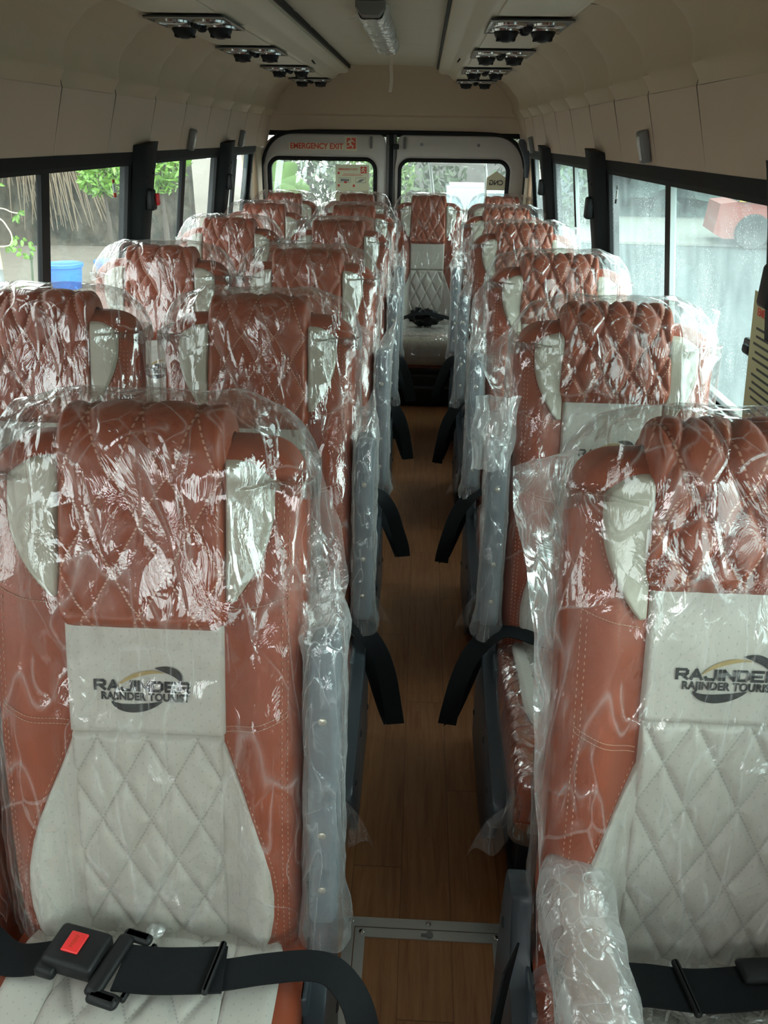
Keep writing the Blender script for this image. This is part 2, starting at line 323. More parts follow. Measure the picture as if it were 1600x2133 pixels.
for side, nm in ((-1, 'left'), (1, 'right')):
    b = MB(); wbox(b, side, -1.6, 5.62, 0, .70, -.04, 0); wbox(b, side, -1.6, 5.62, .70, SILL, -.04, 0)
    struct('wall_'+nm, b, MT['lower'])
    b = MB(); wbox(b, side, -1.6, 5.3, SILL-.02, SILL, -.02, .012); struct('trim_1' if side < 0 else 'trim_2', b, MT['ladder'])
    # headliner: plain lower band with seams, then the pleated cove
    yy = np.arange(-1.6, 5.601, .0137); low = []; 
    zs = np.linspace(HB, 1.565, 8); ph = 2.36 if side < 0 else 1.95; per = .41
    def puff(y): return abs(math.sin(PI*(y-ph)/per))
    rows = []
    for y in yy:
        p = puff(y); rows.append([Wp(side, y, z, .004+.005*(p**.35)) for z in zs])
    b = MB(); b.grid(rows); sb = b; sb.cur = 1
    for k in range(-9, 9):
        y = ph+per*k
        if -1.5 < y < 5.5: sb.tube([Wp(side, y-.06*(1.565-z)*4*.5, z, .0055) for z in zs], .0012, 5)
    struct('trim_3' if side < 0 else 'trim_4', b, [MT['lowliner'], MT['seam']])
    cove = [(.785, 1.565), (.788, 1.60), (.786, 1.635), (.776, 1.67), (.757, 1.702), (.73, 1.73), (.695, 1.752), (.65, 1.764), (.60, 1.768)]
    cp = [Vector((a, 0, z)) for a, z in cove]; cp = catmull(cp, 3); rows = []
    for y in yy:
        p = puff(y); row = []
        for i, q in enumerate(cp):
            t = i/(len(cp)-1); n = (cp[min(i+1, len(cp)-1)]-cp[max(i-1, 0)]); n = Vector((-n.z, 0, n.x)).normalized()
            # each pleat is a puffed column, deepest on its far side
            fr = ((y-ph)/per) % 1.0; a = .068*(fr**.8)*(1-fr**7)*min(1, t*7+.15)*min(1, (1-t)*3.2)
            q2 = q+n*a; row.append((XC+side*(q2.x-.004), y, q2.z))
        rows.append(row)
    b = MB(); b.grid(rows); b.cur = 1
    for k in range(-9, 9):
        y = ph+per*k
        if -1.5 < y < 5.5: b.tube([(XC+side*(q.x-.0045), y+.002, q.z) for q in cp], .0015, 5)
    struct('trim_5' if side < 0 else 'trim_6', b, [MT['headliner'], MT['seam']])
    b = MB(); b.box((XC+side*.955, 2.0, 1.66), (.05, 7.4, .54)); struct('wall_%s_upper' % nm, b, MT['lower'])
    # black header rail above the glass with a wavy upper edge
    b = MB(); wbox(b, side, -1.6, 5.22, GT+.012, HB+.004, -.02, .010)
    struct('trim_7' if side < 0 else 'trim_8', b, MT['black'])
    # pillars, windows
    for i, (y0, y1) in enumerate(WINS):
        wn = i+1+(5 if side > 0 else 0)
        b = MB(); t0, t1 = -.012, .006; fr = .030
        for a in ((y0-fr, y1+fr, GT, GT+fr*.8), (y0-fr, y1+fr, SILL-fr, SILL), (y0-fr, y0, SILL-.001, GT+.001), (y1, y1+fr, SILL-.001, GT+.001)): wbox(b, side, *a, t0, t1)
        wo = struct('window_%d' % wn, b, MT['rubber'], smooth=False)
        m = y0+(y1-y0)*(.54 if i == 2 and side < 0 else .5)
        if side > 0 and i == 2: m = 2.245
        if i == 3: m = 3.685
        if i == 4: m = 4.72
        b = MB(); wbox(b, side, m-.024, m+.024, SILL, GT, -.012, .004); obj('mullion', b, MT['rubber'], wo, smooth=False)
        b = MB(); wbox(b, side, m-.031, m-.027, SILL, GT, -.010, .005); obj('pane_edge', b, MT['rubber' if side < 0 else 'ladder'], wo, smooth=False)
        b = MB(); wbox(b, side, y0-.01, y1+.01, SILL-.01, GT+.01, -.009, -.006); obj('pane', b, MT['glassL' if side < 0 else 'glassR'], wo, smooth=False)
    pill = [.12, 1.42, 3.085, 4.385, 5.19]
    b = MB()
    for k, y in enumerate(pill): wbox(b, side, y-(.11 if k else .10), y+(.11 if k < 4 else .05), SILL, HB, -.03, -.012)
    struct('trim_9' if side < 0 else 'trim_10', b, MT['black'])
    for k, y in enumerate(pill[:4]):
        t = thing('pillar_cover', ['', 'black pillar cover at the right window edge beside the yellow notice', 'black pillar cover with a red light, nearest on the %s side' % nm if side < 0 else 'black pillar cover between the nearest and second right windows', 'second black pillar cover on the %s side, narrower in view' % nm][k] or 'black pillar cover beside the driver area, %s side' % nm, 'pillar cover', Wp(side, y, .9), 'pillar covers between the side windows')
        if k == 1 and side < 0: t['label'] = 'black pillar cover on the left just in front of the nearest window'
        o0 = Vector(t.location)
        b = MB(); prof = [(-.085, .0), (-.070, .030), (-.045, .040), (.045, .040), (.070, .030), (.085, .0)]; rows = []
        for z in (.72, 1.1, 1.33, 1.405, 1.418): 
            s_ = 1.0 if z < 1.34 else (1.12 if z < 1.41 else 1.14)
            rows.append([Wp(side, y+a*s_*(1 if a > 0 or z < 1.34 else 1.05), z+(0.012 if (z > 1.4 and a > 0) else 0), d_+.010)-o0 for a, d_ in prof])
        b.grid(rows, cap=False); K = len(prof); b.f.append(tuple(4*K+j for j in range(K))); obj('cover', b, MT['black'], t)
        for yy2, zz in ((y-.03, 1.315), (y+.025, 1.325), (y, 1.0)): b = MB(); b.lathe(Wp(side, yy2, zz, .049)-o0, [(.006, 0), (.006, .003), (.003, .0045)], 10, Vector((-side, 0, 0))); obj('screw', b, MT['rubber'], t)
        b = MB(); b.box(Wp(side, y-.01, 1.235, .060)-o0, (.030, .05, .075), bev=.008); obj('belt_anchor', b, MT['blackpl'], t)
        if k == 2 and side < 0:
            b = MB(); b.box(Wp(side, y+.012, 1.235, .078)-o0, (.012, .028, .042), bev=.004); obj('red_lens', b, MT['redpl'], t, label='red lens facing the aisle')
# rear wall : header, jambs, two doors
YR = 5.60
b = MB(); rows = []
prof = [(5.40, 1.845), (5.48, 1.80), (5.54, 1.72), (5.57, 1.64), (5.575, 1.585), (5.592, 1.575), (5.598, 1.56), (5.60, 1.50), (5.60, 1.485)]
for x in np.linspace(-.80, .80, 60):
    sh = max(0, (abs(x)-.62)/.18)**2*.10
    rows.append([(XC+x, y-sh*(1 if z > 1.5 else .6), z-max(0, (abs(x)-.60)/.2)**2*.03*(z > 1.6)) for y, z in catmull([(0, a, c) for a, c in prof], 4) for z in [z]] if False else [(XC+x, p.y-sh, p.z) for p in catmull([(0, a, c) for a, c in prof], 4)])
b.grid(rows); struct('wall_rear', b, MT['headliner'])
b = MB()
for s_ in (-1, 1):
    b.box((XC+s_*.885, 5.50, .72), (.07, .24, 1.5), bev=.012)
    b.box((XC+s_*.90, 5.30, 1.17), (.05, .12, .62), bev=.012)
struct('trim_11', b, MT['headliner'])
b = MB()
for s_ in (-1, 1): b.tube(catmull([(XC+s_*.845, 5.52, .2), (XC+s_*.85, 5.53, 1.15), (XC+s_*.842, 5.54, 1.30), (XC+s_*.80, 5.55, 1.40), (XC+s_*.72, 5.56, 1.462), (XC+s_*.60, 5.57, 1.480), (XC+s_*.3, 5.575, 1.484), (XC+s_*.0, 5.578, 1.484)], 6), .011, 8)
struct('trim_12', b, MT['rubber'])
def rr(x0, x1, z0, z1, rad, n=8):
    out = []
    for cx, cz, a0, rd in ((x1-rad[0], z1-rad[0], 0, rad[0]), (x0+rad[1], z1-rad[1], 90, rad[1]), (x0+rad[2], z0+rad[2], 180, rad[2]), (x1-rad[3], z0+rad[3], 270, rad[3])):
        for t in range(n+1): a = math.radians(a0+90*t/n); out.append((cx+rd*math.cos(a), cz+rd*math.sin(a)))
    return out
def ringp(mb, loops):
    mb.grid([[(x, y, z) for x, z in L] for L, y in loops], True)
for s_, nm, num in ((-1, 'left', 1), (1, 'right', 2)):
    if s_ < 0: X0, X1, wx0, wx1 = -1.062, -.250, -1.012, -.318; rad = (.05, .15, .01, .01)
    else: X0, X1, wx0, wx1 = -.178, .652, -.158, .545; rad = (.15, .05, .01, .01)
    b = MB(); big = rr(X0, X1, .05, 1.468, rad)
    def win(g, r_=.065): return rr(wx0-g, wx1+g, .78-g, 1.322+g, (r_+g,)*4)
    ringp(b, [(big, 5.64), (big, 5.60), (rr(X0+.012, X1-.012, .06, 1.458, rad), 5.59), (win(.032), 5.588), (win(.024), 5.582), (win(.014), 5.590), (win(.006), 5.615)])
    d = struct('door_%d' % num, b, MT['door'])
    b = MB(); ringp(b, [(win(.012), 5.590), (win(.004), 5.580), (win(-.012), 5.588), (win(-.012), 5.62), (win(.012), 5.62)]); obj('window_seal', b, MT['rubber'], d)
    b = MB(); L = win(-.008); b.add([(x, 5.606, z) for x, z in L]+[(x, 5.609, z) for x, z in L], [tuple(range(len(L))), tuple(range(2*len(L)-1, len(L)-1, -1))]); obj('pane', b, MT['glassB'], d, smooth=False)
    b = MB(); xh = -.345 if s_ < 0 else -.128; b.tube([(xh, 5.583, 1.452), (xh, 5.575, 1.445), (xh, 5.575, 1.40), (xh, 5.583, 1.392)], .008, 8); obj('catch', b, MT['greypl'], d)
    if s_ > 0:
        for x in (-.02, .345): b = MB(); b.lathe((x, 5.589, 1.415), [(.010, 0), (.010, .003), (.005, .004)], 12, Vector((0,-1,0))); obj('plug', b, MT['greypl'], d)
        b = MB(); b.box((-.185, 5.57, 1.40), (.04, .03, .03), bev=.004); obj('bracket', b, MT['blackpl'], d)
b = MB(); b.box((-.214, 5.62, .75), (.07, .03, 1.44), bev=.006); b.box((-.226, 5.60, .75), (.012, .03, 1.44)); b.box((-.20, 5.60, .75), (.014, .03, 1.44))
struct('trim_13', b, MT['greypl'])
b = MB(); b.tube([(-.214, 5.575, .1), (-.214, 5.575, 1.47)], .013, 8); b.box((-.214, 5.57, 1.44), (.03, .03, .07), bev=.005); struct('trim_14', b, MT['rubber'])
b = MB(); b.box((XC, 5.70, 1.68), (1.9, .08, .40)); b.box((XC-.93, 5.66, .9), (.14, .10, 1.5)); b.box((XC+.93, 5.66, .9), (.14, .10, 1.5)); b.box((XC, 5.68, 1.475), (1.9, .06, .04)); struct('trim_15', b, MT['black'])
# roof
b = MB(); rows = []
seams = [.9, 1.35, 1.8, 2.25, 2.72, 3.13, 3.57, 4.2, 4.85]
for y in np.arange(-1.6, 5.61, .02):
    g = min(abs(y-q) for q in seams); dz = -.004*math.exp(-(g/.012)**2)
    rows.append([(XC+x, y, 1.838+dz+.006*math.cos(x*4)) for x in np.linspace(-.29, .29, 9)])
b.grid(rows); b.cur = 1
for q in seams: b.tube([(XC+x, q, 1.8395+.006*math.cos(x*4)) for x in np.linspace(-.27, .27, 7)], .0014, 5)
struct('ceiling', b, [MT['ceil'], MT['seam']])
b = MB(); b.box((XC, 2.0, 1.93), (2.1, 7.4, .05)); struct('ceiling_2', b, MT['headliner'])
for s_ in (-1, 1):
    side = 'left' if s_ < 0 else 'right'
    t = thing('air_duct', 'long cream air conditioning duct along the %s side of the ceiling' % side, 'air duct', (XC+s_*.43, 5.4, 1.765), 'ceiling air ducts'); O = Vector(t.location)
    prof = [(.266, 1.842), (.268, 1.808), (.284, 1.797), (.322, 1.795), (.332, 1.790), (.362, 1.766), (.372, 1.762), (.60, 1.762), (.605, 1.775)]
    pr = [Vector((a, 0, z)) for a, z in prof]; rows = []
    yl = list(np.arange(-1.6, 5.36, .08))+[5.38, 5.40, 5.41]
    for i, y in enumerate(yl):
        sh = 0 if y < 5.38 else (.004 if y < 5.395 else (.012 if y < 5.405 else .04))
        rows.append([Vector((XC+s_*(p.x+(sh if p.x < .35 else -sh)), y, p.z+sh*.7))-O for p in pr])
    b = MB(); b.grid(rows); b.f.append(tuple(len(b.v)-len(pr)+j for j in range(len(pr)))); obj('duct_shell', b, MT['duct'], t)
    b = MB()
    vy = [.98, 1.84, 2.70, 3.55, 4.44, 5.27]
    ends = [-.2]+vy
    for k in range(len(vy)-1): b = MB(); b.box((XC+s_*.485-O.x, (vy[k]+vy[k+1])/2-O.y, 1.7605-O.z), (.195, .50, .006), bev=.0028); obj('raised_panel', b, MT['duct'], t)
    b = MB(); b.box((XC+s_*.262-O.x, 1.9-O.y, 1.832-O.z), (.010, 6.9, .022)); obj('edge_gasket', b, MT['rubber'], t)
    b = MB(); b.box((XC+s_*.345-O.x, (4.28 if s_ < 0 else 4.1)-O.y, 1.777-O.z), (.006, .06, .03), Matrix.Rotation(s_*.7, 3, 'Y'), .002); obj('switch', b, MT['blackpl'], t)
    for k, y in enumerate(vy):
        rank = ['', '', 'nearest', 'second', 'third', 'farthest'][k]
        lab = '%s air vent and reading light panel under the %s ceiling duct' % (rank, side) if rank else 'air vent panel under the %s ceiling duct, above the driver end' % side
        v = thing('vent_panel', lab, 'air vent', (XC+s_*.488, y, 1.7570), 'air vent panels under the ducts')
        b = MB(); b.box((0, 0, -.003), (.232, .285 if k < 5 else .20, .006), bev=.0025); obj('bezel', b, MT['slated'], v)
        L_ = .285 if k < 5 else .20
        b = MB()
        for q in (-1, 1): b.box((q*.112, 0, -.007), (.006, L_, .003)); b.box((0, q*(L_/2-.004), -.007), (.232, .006, .003))
        obj('chrome_trim', b, MT['chrome'], v)
        for q in (-1, 1):
            b = MB(); b.lathe((q*.055, -L_*.23, -.0055), [(.047, 0), (.047, -.004), (.040, -.006), (.036, -.0045), (.02, -.0035), (.004, -.003)], 28); obj('reading_light', b, MT['lens'], v)
            b = MB(); b.lathe((q*.055, -L_*.23, -.0055), [(.049, -.001), (.047, -.0065), (.040, -.007), (.039, -.004)], 28); obj('light_ring', b, MT['chrome'], v)
            b = MB(); b.lathe((q*.055, L_*.23, -.0055), [(.050, -.001), (.048, -.0065), (.039, -.007), (.038, -.002)], 28); obj('vent_ring', b, MT['chrome'], v)
            b = MB(); b.lathe((q*.055, L_*.23, -.0055), [(.037, -.001)]+[(.037*math.cos(a), -.004-.030*math.sin(a)) for a in np.linspace(0, 1.3, 8)]+[(.004, -.033)], 24)
            for a in (-.014, 0, .014): b.box((q*.055, L_*.23+a, -.022), (.056, .003, .026))
            obj('vent_ball', b, MT['blackpl'], v)
        for yy2 in (-.01, L_*.22): b = MB(); b.lathe((0, yy2, -.006), [(.016, 0), (.016, -.006), (.011, -.014), (.003, -.016)], 16); obj('switch_knob', b, MT['blackpl'], v)
# ceiling lamp
t = thing('ceiling_lamp', 'long grey ceiling lamp wrapped in crumpled film between the ducts', 'lamp', (-.185, 3.55, 1.835))
b = MB(); prof = [(-.047, .004), (-.047, -.012), (-.028, -.036), (.028, -.036), (.047, -.012), (.047, .004)]
b.grid([[(x*s_, y, z*s_) for x, z in prof] for y, s_ in ((-.66, .96), (-.655, 1), (-.59, 1))], True, True); obj('end_cap', b, MT['greypl'], t); b = MB(); b.grid([[(x, y, z) for x, z in prof] for y in (.57, .61)], True, True); obj('end_cap', b, MT['greypl'], t)
b = MB(); rows = []
for i, y in enumerate(np.linspace(-.60, .60, 120)):
    rows.append([(x*1.02+.004*math.sin(i*1.9+x*90)+.004*math.sin(i*.7), y, z*1.0-.003*abs(math.sin(i*.83+x*60))) for x, z in [(p.x, p.y) for p in catmull([(a, c, 0) for a, c in prof], 4)]])
b.grid(rows); obj('wrapped_diffuser', b, MT['foil'], t)
b = MB(); b.add([(-.045, -.54, -.014), (-.085, -.50, -.030), (-.06, -.46, -.02), (.02, -.40, -.042), (.045, -.35, -.03), (-.03, -.44, -.042)], [(0,1,2,5), (5,2,3,4)]); obj('loose_film', b, MT['film3'], t)
b = MB(); b.ribbon(catmull([(0.02, .55, -.03), (.02, .60, -.05), (.018, .62, -.09), (.02, .63, -.14), (.014, .64, -.19)], 6), (.008, 0, 0), .0008); obj('tape_strip', b, MT['tape'], t)
# small wall lamps
for side, y, z, lab in ((-1, 3.70, 1.437, 'small grey wall lamp above the second left window'), (-1, 4.72, 1.44, 'small grey wall lamp near the rear left corner'),
                        (1, 2.40, 1.445, 'small grey wall lamp above the nearest right window'), (1, 4.95, 1.43, 'small grey wall lamp near the rear right corner')):
    p = Wp(side, y, z, .008); t = thing('wall_lamp', lab, 'lamp', p, 'wall lamps above the side windows')
    up = (Wp(side, y, 1.50)-Wp(side, y, 1.40)).normalized(); M_ = frame((0,0,0), (0, 1, 0), up).to_3x3()
    nrm = Vector((-side, 0, 0)); nrm = (nrm-up*nrm.dot(up)).normalized(); M_ = Matrix((( 0, nrm.x, up.x), (1, nrm.y, up.y), (0, nrm.z, up.z)))
    b = MB(); b.box(nrm*.013, (.042, .026, .085), M_, .006); obj('housing', b, MT['greypl'], t)
    b = MB(); b.box(nrm*.027+Vector((0, -.008, 0)), (.018, .006, .062), M_, .002); obj('lamp_lens', b, MT['lens'], t)
# rear corner grab covers
for s_, x, lab in ((-1, -1.035, 'dark curved corner trim beside the left rear door'), (1, .585, 'dark curved corner trim beside the right rear door')):
    t = thing('corner_cover', lab, 'trim', (x, 5.30, 1.40)); b = MB()
    pts = catmull([(-s_*.0, 0, .055), (s_*.008, 0, .03), (s_*.030, 0, -.02), (s_*.045, 0, -.08), (s_*.048, 0, -.16)], 5); n = len(pts)
    b.grid([[p+Vector((-wd*.5, -.01+dy, 0)), p+Vector((wd*.5, -.01+dy, 0))] for dy in (0,) for p, wd in zip(pts, np.interp(np.linspace(0, 1, n), [0, .3, 1], [.022, .05, .018]))])
    b.grid([[p+Vector((wd*.5, -.01, 0)), p+Vector((wd*.5, .03, 0)), p+Vector((-wd*.5, .03, 0)), p+Vector((-wd*.5, -.01, 0))] for p, wd in zip(pts, np.interp(np.linspace(0, 1, n), [0, .3, 1], [.022, .05, .018]))], False, False)
    obj('cover', b, MT['slated'], t)
# signs on the rear doors
def running_man(mb, M_, s):
    for pts in ([(-.08,.30),(.04,.30),(.04,.42),(-.08,.42)], [(-.22,.22),(.10,.28),(.12,.18),(-.02,.12),(.02,-.08),(-.14,-.08),(-.18,.10)], [(.10,.28),(.30,.10),(.24,.04),(.06,.18)], [(-.22,.22),(-.34,.02),(-.27,-.02),(-.14,.14)],
                [(-.14,-.06),(.02,-.06),(.22,-.20),(.14,-.40),(.06,-.38),(.10,-.22),(-.06,-.18)], [(-.14,-.06),(-.04,-.14),(-.22,-.28),(-.40,-.26),(-.40,-.18),(-.24,-.18)]):
        mb.prism([M_@Vector((x*s, y*s, 0)) for x, y in pts], M_.to_3x3()@Vector((0, 0, .0006)))
Mr = frame((0, 0, 0), (1, 0, 0), (0, 0, 1))   # text facing the camera on a wall facing -Y
t = thing('exit_sign', 'red EMERGENCY EXIT lettering with running figure above left rear window', 'sign', (-.68, 5.586, 1.395))
b = text_mesh('EMERGENCY EXIT', .046, .0006, .0012, 1.0); w_ = max(v[0] for v in b.v)*2; b.v = [(v[0]*.345/w_-.018, v[1], v[2]) for v in b.v]; xform(b, Mr); b.v = [(v[0], v[1]-.002, v[2]) for v in b.v]; obj('lettering', b, MT['red'], t, smooth=False)
b = MB(); b.box((-.018, .001, 0), (.362, .0012, .040)); obj('backing_strip', b, MT['signborder'], t, smooth=False)
b = MB(); b.box((.205, .001, .018), (.078, .0015, .084)); obj('icon_border', b, MT['signborder'], t, smooth=False)
b = MB(); b.box((.207, -.001, .020), (.058, .0015, .064)); obj('icon_square', b, MT['red'], t, smooth=False)
b = MB(); running_man(b, frame((.207, -.0022, .020), (1,0,0), (0,0,1)), .075); obj('running_figure', b, MT['signborder'], t, smooth=False)
t = thing('safety_sheet', 'pale yellow emergency exit instruction sheet stuck on left rear window', 'notice', (-.468, 5.598, 1.14))
sh_ = MB(); sh_.box((0, 0, 0), (.22, .0015, .30))
b = text_mesh('EMERGENCY EXIT', .0155, .0004, .0004); xform(b, frame((-.028, -.002, .121), (1,0,0), (0,0,1))); obj('heading', b, MT['red'], t, smooth=False)
b = MB(); b.box((.074, -.001, .118), (.040, .001, .040)); obj('icon_square', b, MT['red'], t, smooth=False)
b = MB(); running_man(b, frame((.074, -.0018, .118), (1,0,0), (0,0,1)), .045); obj('running_figure', b, MT['glow'], t, smooth=False)
b = sh_; b.cur = 1
for x, z in ((-.09, .098), (-.09, .022), (.01, .022)): b.box((x, -.001, z), (.013, .001, .015))
for z, l in ((.092, .12), (.084, .14)): b.box((.0, -.001, z), (l, .0008, .0025))
b.box((-.045, -.001, .043), (.018, .001, .012)); b.cur = 2
for x0, x1, z0, z1 in ((-.088, -.012, .040, .070), (.022, .088, .040, .070)):
    for a in ((x0, x1, z1, z1+.0015), (x0, x1, z0, z0+.0015)): b.box(((a[0]+a[1])/2, -.001, (a[2]+a[3])/2), (a[1]-a[0], .0008, .0022))
    for x in (x0, x1): b.box((x, -.001, (z0+z1)/2), (.002, .0008, z1-z0))
b.prism([(-.078, -.0015, .048), (-.02, -.0015, .048), (-.02, -.0015, .062), (-.078, -.0015, .064)], (0, .0005, 0)); b.prism([(.03, -.0015, .043), (.06, -.0015, .046), (.082, -.0015, .064), (.05, -.0015, .060)], (0, .0005, 0))
obj('sheet', b, [MT['glow'], MT['red'], MT['greypl']], t, smooth=False)
t = thing('fuel_sticker', 'pale house-shaped sticker reading CNG backwards on right rear window', 'sticker', (.474, 5.60, 1.19))
b = MB(); b.prism([(-.062, 0, -.04), (.062, 0, -.04), (.062, 0, .035), (0, 0, .075), (-.062, 0, .035)], (0, .0012, 0)); obj('sheet', b, MT['signborder'], t, smooth=False)
b = text_mesh('CNG', .042, .0005, .001); b.v = [(-v[0], v[1], v[2]) for v in b.v]; xform(b, frame((0, -.002, .004), (1,0,0), (0,0,1))); obj('lettering', b, MT['inkd'], t, smooth=False)
# yellow notice by the nearest right window, latch, glass stickers
Y0 = 1.45; t = thing('notice', 'yellow printed notice at right frame edge below the window pillar', 'notice', Wp(1, Y0, 1.06, .052), None)
up = (Wp(1, 0, 1.12)-Wp(1, 0, .9)).normalized(); M_ = frame((0,0,0), (0,-1,0), up)
b = MB(); b.box((0, 0, 0), (.16, .30, .001)); b.cur = 1
for k in range(15):
    b.box((-.004, .085-.0145*k, .001), (.128*(.7+.3*random.random()) if k not in (5, 10) else .06, .0042, .0006))
xform(b, M_); obj('sheet', b, [MT['paper'], MT['inkd']], t, smooth=False)
b = text_mesh('EMERGENCY', .02, .0004, .0004); xform(b, M_@Matrix.Translation((0, .115, .001))); obj('heading', b, MT['red'], t, smooth=False)
t = thing('window_latch', 'small black sliding latch on nearest right window by the notice', 'latch', Wp(1, 1.60, 1.085, .004)); b = MB(); b.box((-.012, 0, 0), (.024, .06, .032), bev=.004); obj('latch_body', b, MT['blackpl'], t); b = MB(); b.box((-.028, -.008, 0), (.012, .030, .016), bev=.003); obj('thumb_grip', b, MT['rubber'], t)
for side, y, z, lab in ((-1, 2.86, 1.285, 'tiny red and white label on the nearest left window pane'), (1, 2.90, 1.292, 'tiny pale label on the nearest right window pane')):
    t = thing('glass_label', lab, 'sticker', Wp(side, y, z, -.003), 'window labels')
    for dz, h, m in ((.022, .012, 'red' if side < 0 else 'greypl'), (0, .026, 'white'), (-.022, .014, 'red' if side < 0 else 'inkd')):
        b = MB(); b.box((0, 0, dz), (.0015, .022, h)); obj('label_block', b, MT[m], t, smooth=False)

# ------------------------------------------------------------------ seats
ZJ, ZT, HWD, DH = .33, 1.094, .214, .045
def yc(z): 
    t = np.clip((z-ZJ)/(ZT-ZJ), -.2, 1.1); return DH+.165*np.sign(t)*np.abs(t)**1.25-.010*np.sin(PI*np.clip(t, 0, 1))
def wz(z): return HWD-.085*(1-(1-np.clip((z-1.01)/(ZT-1.01), 0, 1)**2.5)**.42)-.008*np.clip((.45-z)/.12, 0, 1)
def dz_(z): return DH*np.sqrt(np.clip(1-(np.clip(z-(ZT-.030), 0, .030)/.0306)**2, .03, 1))
def sstep(a, b_, x): t = np.clip((x-a)/(b_-a), 0, 1); return t*t*(3-2*t)
def bol(z): return np.interp(z, [.3, .42, .62, .85, 1.0, 1.08], [.012, .030, .030, .020, .009, .0])
def fy(x, z):
    """front surface of the backrest body"""
    w_ = wz(z); e = np.clip(np.abs(x)/w_, 0, .9999); return yc(z)-dz_(z)*(1-e**6)**(1/6.)-bol(z)*sstep(.105, .165, np.abs(x))*(1-e**12)
def backrest_mesh():
    th = np.linspace(0, 2*PI, 121)[:-1]; rows = []
    zs = np.concatenate([np.linspace(.29, 1.03, 60), ZT-(ZT-1.035)*np.linspace(1, 0, 26)**1.6])
    for z in zs:
        w_, d = float(wz(z)), float(dz_(z)); row = []
        for a in th:
            c, s_ = math.cos(a), math.sin(a); x = w_*math.copysign(abs(c)**.36, c); e = min(.9999, abs(x)/w_)
            yv = d*(1-e**6)**(1/6.)
            if s_ < 0: yy = float(yc(z))-yv-float(bol(z))*float(sstep(.105, .165, abs(x)))*(1-e**12)
            else: yy = float(yc(z))+yv
            row.append((x, yy, z))
        rows.append(row)
    b = MB(); b.grid(rows, True, True); return b
def quilt(x, s, q):
    if not q: return 0.
    W_, H_, A_ = q; a = abs(((x/W_+s/H_) % 1)-.5)*2; b_ = abs(((x/W_-s/H_) % 1)-.5)*2; m = max(a, b_)
    return -A_*(m**5)
def panel_mesh(name, mat, z0, z1, xl, xr, off=.005, q=None, nx=40, nz=60, r_=.010, cx=0.):
    rows = []; uv = []
    for i in range(nz+1):
        t = i/nz; z = z0+(z1-z0)*t; a, c = xl(t), xr(t); row = []; ur = []
        for j in range(nx+1):
            x = a+(c-a)*j/nx; d = min(x-a, c-x, z-z0, z1-z); e = min(1, max(0, d)/r_); e = math.sqrt(1-(1-e)**2)
            o_ = -.004+(off+.004)*e+(quilt(x-cx, z-.705, q) if q else 0)*e
            row.append((x, float(fy(x, z))-o_, z)); ur.append((x-cx, z-.705))
        rows.append(row); uv.append(ur)
    b = MB(); b.grid(rows, UV=uv); return b.mesh(name, mat, 'all')
def path_mesh(name, mat, path, xh, off, q, nx=60, r_=.012, corner=0, s0=0.):
    """path: list of (y,z); offset to the left normal (outside)"""
    P = [Vector((0, a, c)) for a, c in path]; n = len(P); s = [0.]
    for i in range(1, n): s.append(s[-1]+(P[i]-P[i-1]).length)
    T = s[-1]; rows = []; uv = []
    for i in range(n):
        d = (P[min(i+1, n-1)]-P[max(i-1, 0)]).normalized(); N = Vector((0, -d.z, d.y)); row = []; ur = []
        X = xh(s[i]/T) if callable(xh) else xh
        if corner and s[i] < corner: X -= corner-math.sqrt(max(0, corner**2-(corner-s[i])**2))
        for j in range(nx+1):
            x = -X+2*X*j/nx; e = min(1, min(X-abs(x), s[i], T-s[i])/r_); e = math.sqrt(max(0, 1-(1-e)**2))
            o_ = -.005+(off+.005+quilt(x, s[i]-s0, q)+.004*math.cos(x/X*PI/2))*e
            row.append(P[i]+N*o_+Vector((x, 0, 0))); ur.append((x, s[i]-s0))
        rows.append(row); uv.append(ur)
    b = MB(); b.grid(rows, UV=uv); return b.mesh(name, mat, 'all')
def pad_mesh(zb, A_, off, q=(.072, .128), hw_=.117):
    ztc = ZT-DH; path = [(float(fy(0, z))+.016*max(0, (z-zb)/(ztc-zb))**.3, z) for z in np.linspace(zb, ztc, 84)]
    y0 = float(yc(ztc)); lean = .18
    ctl = [path[k] for k in range(0, 70, 10)]+[(y0-(DH-.019), ztc-.004), (y0-(DH-.022)*.93, ztc+.028), (y0-.018*.6, ztc+.048), (y0+.006, ztc+.056), (y0+.026, ztc+.049), (y0+.041, ztc+DH*.45), (y0+.046, ztc+.004), (y0+.042, ztc-.03), (y0+.034, ztc-.075)]
    path = [(p.y, p.z) for p in catmull([(0, a, c) for a, c in ctl], 7)]
    return path_mesh('headrest_pad', MT['rust_q'], path, lambda t: hw_-.004*math.sin(t*PI), off, (*q, A_), 66, .014, .030, .018)
GLYPH = {'R': [[(0,0),(0,1),(.85,1),(1,.85),(1,.6),(.85,.45),(.12,.45)], [(.5,.45),(1,0)]], 'A': [[(0,0),(.5,1),(1,0)], [(.22,.30),(.78,.30)]], 'J': [[(1,1),(1,.15),(.82,0),(.1,0),(0,.22)]], 'I': [[(0,0),(0,1)]],
         'N': [[(0,0),(0,1),(1,0),(1,1)]], 'D': [[(0,0),(0,1),(.75,1),(1,.75),(1,.25),(.75,0),(0,0)]], 'E': [[(1,1),(0,1),(0,0),(1,0)], [(0,.5),(.85,.5)]]}
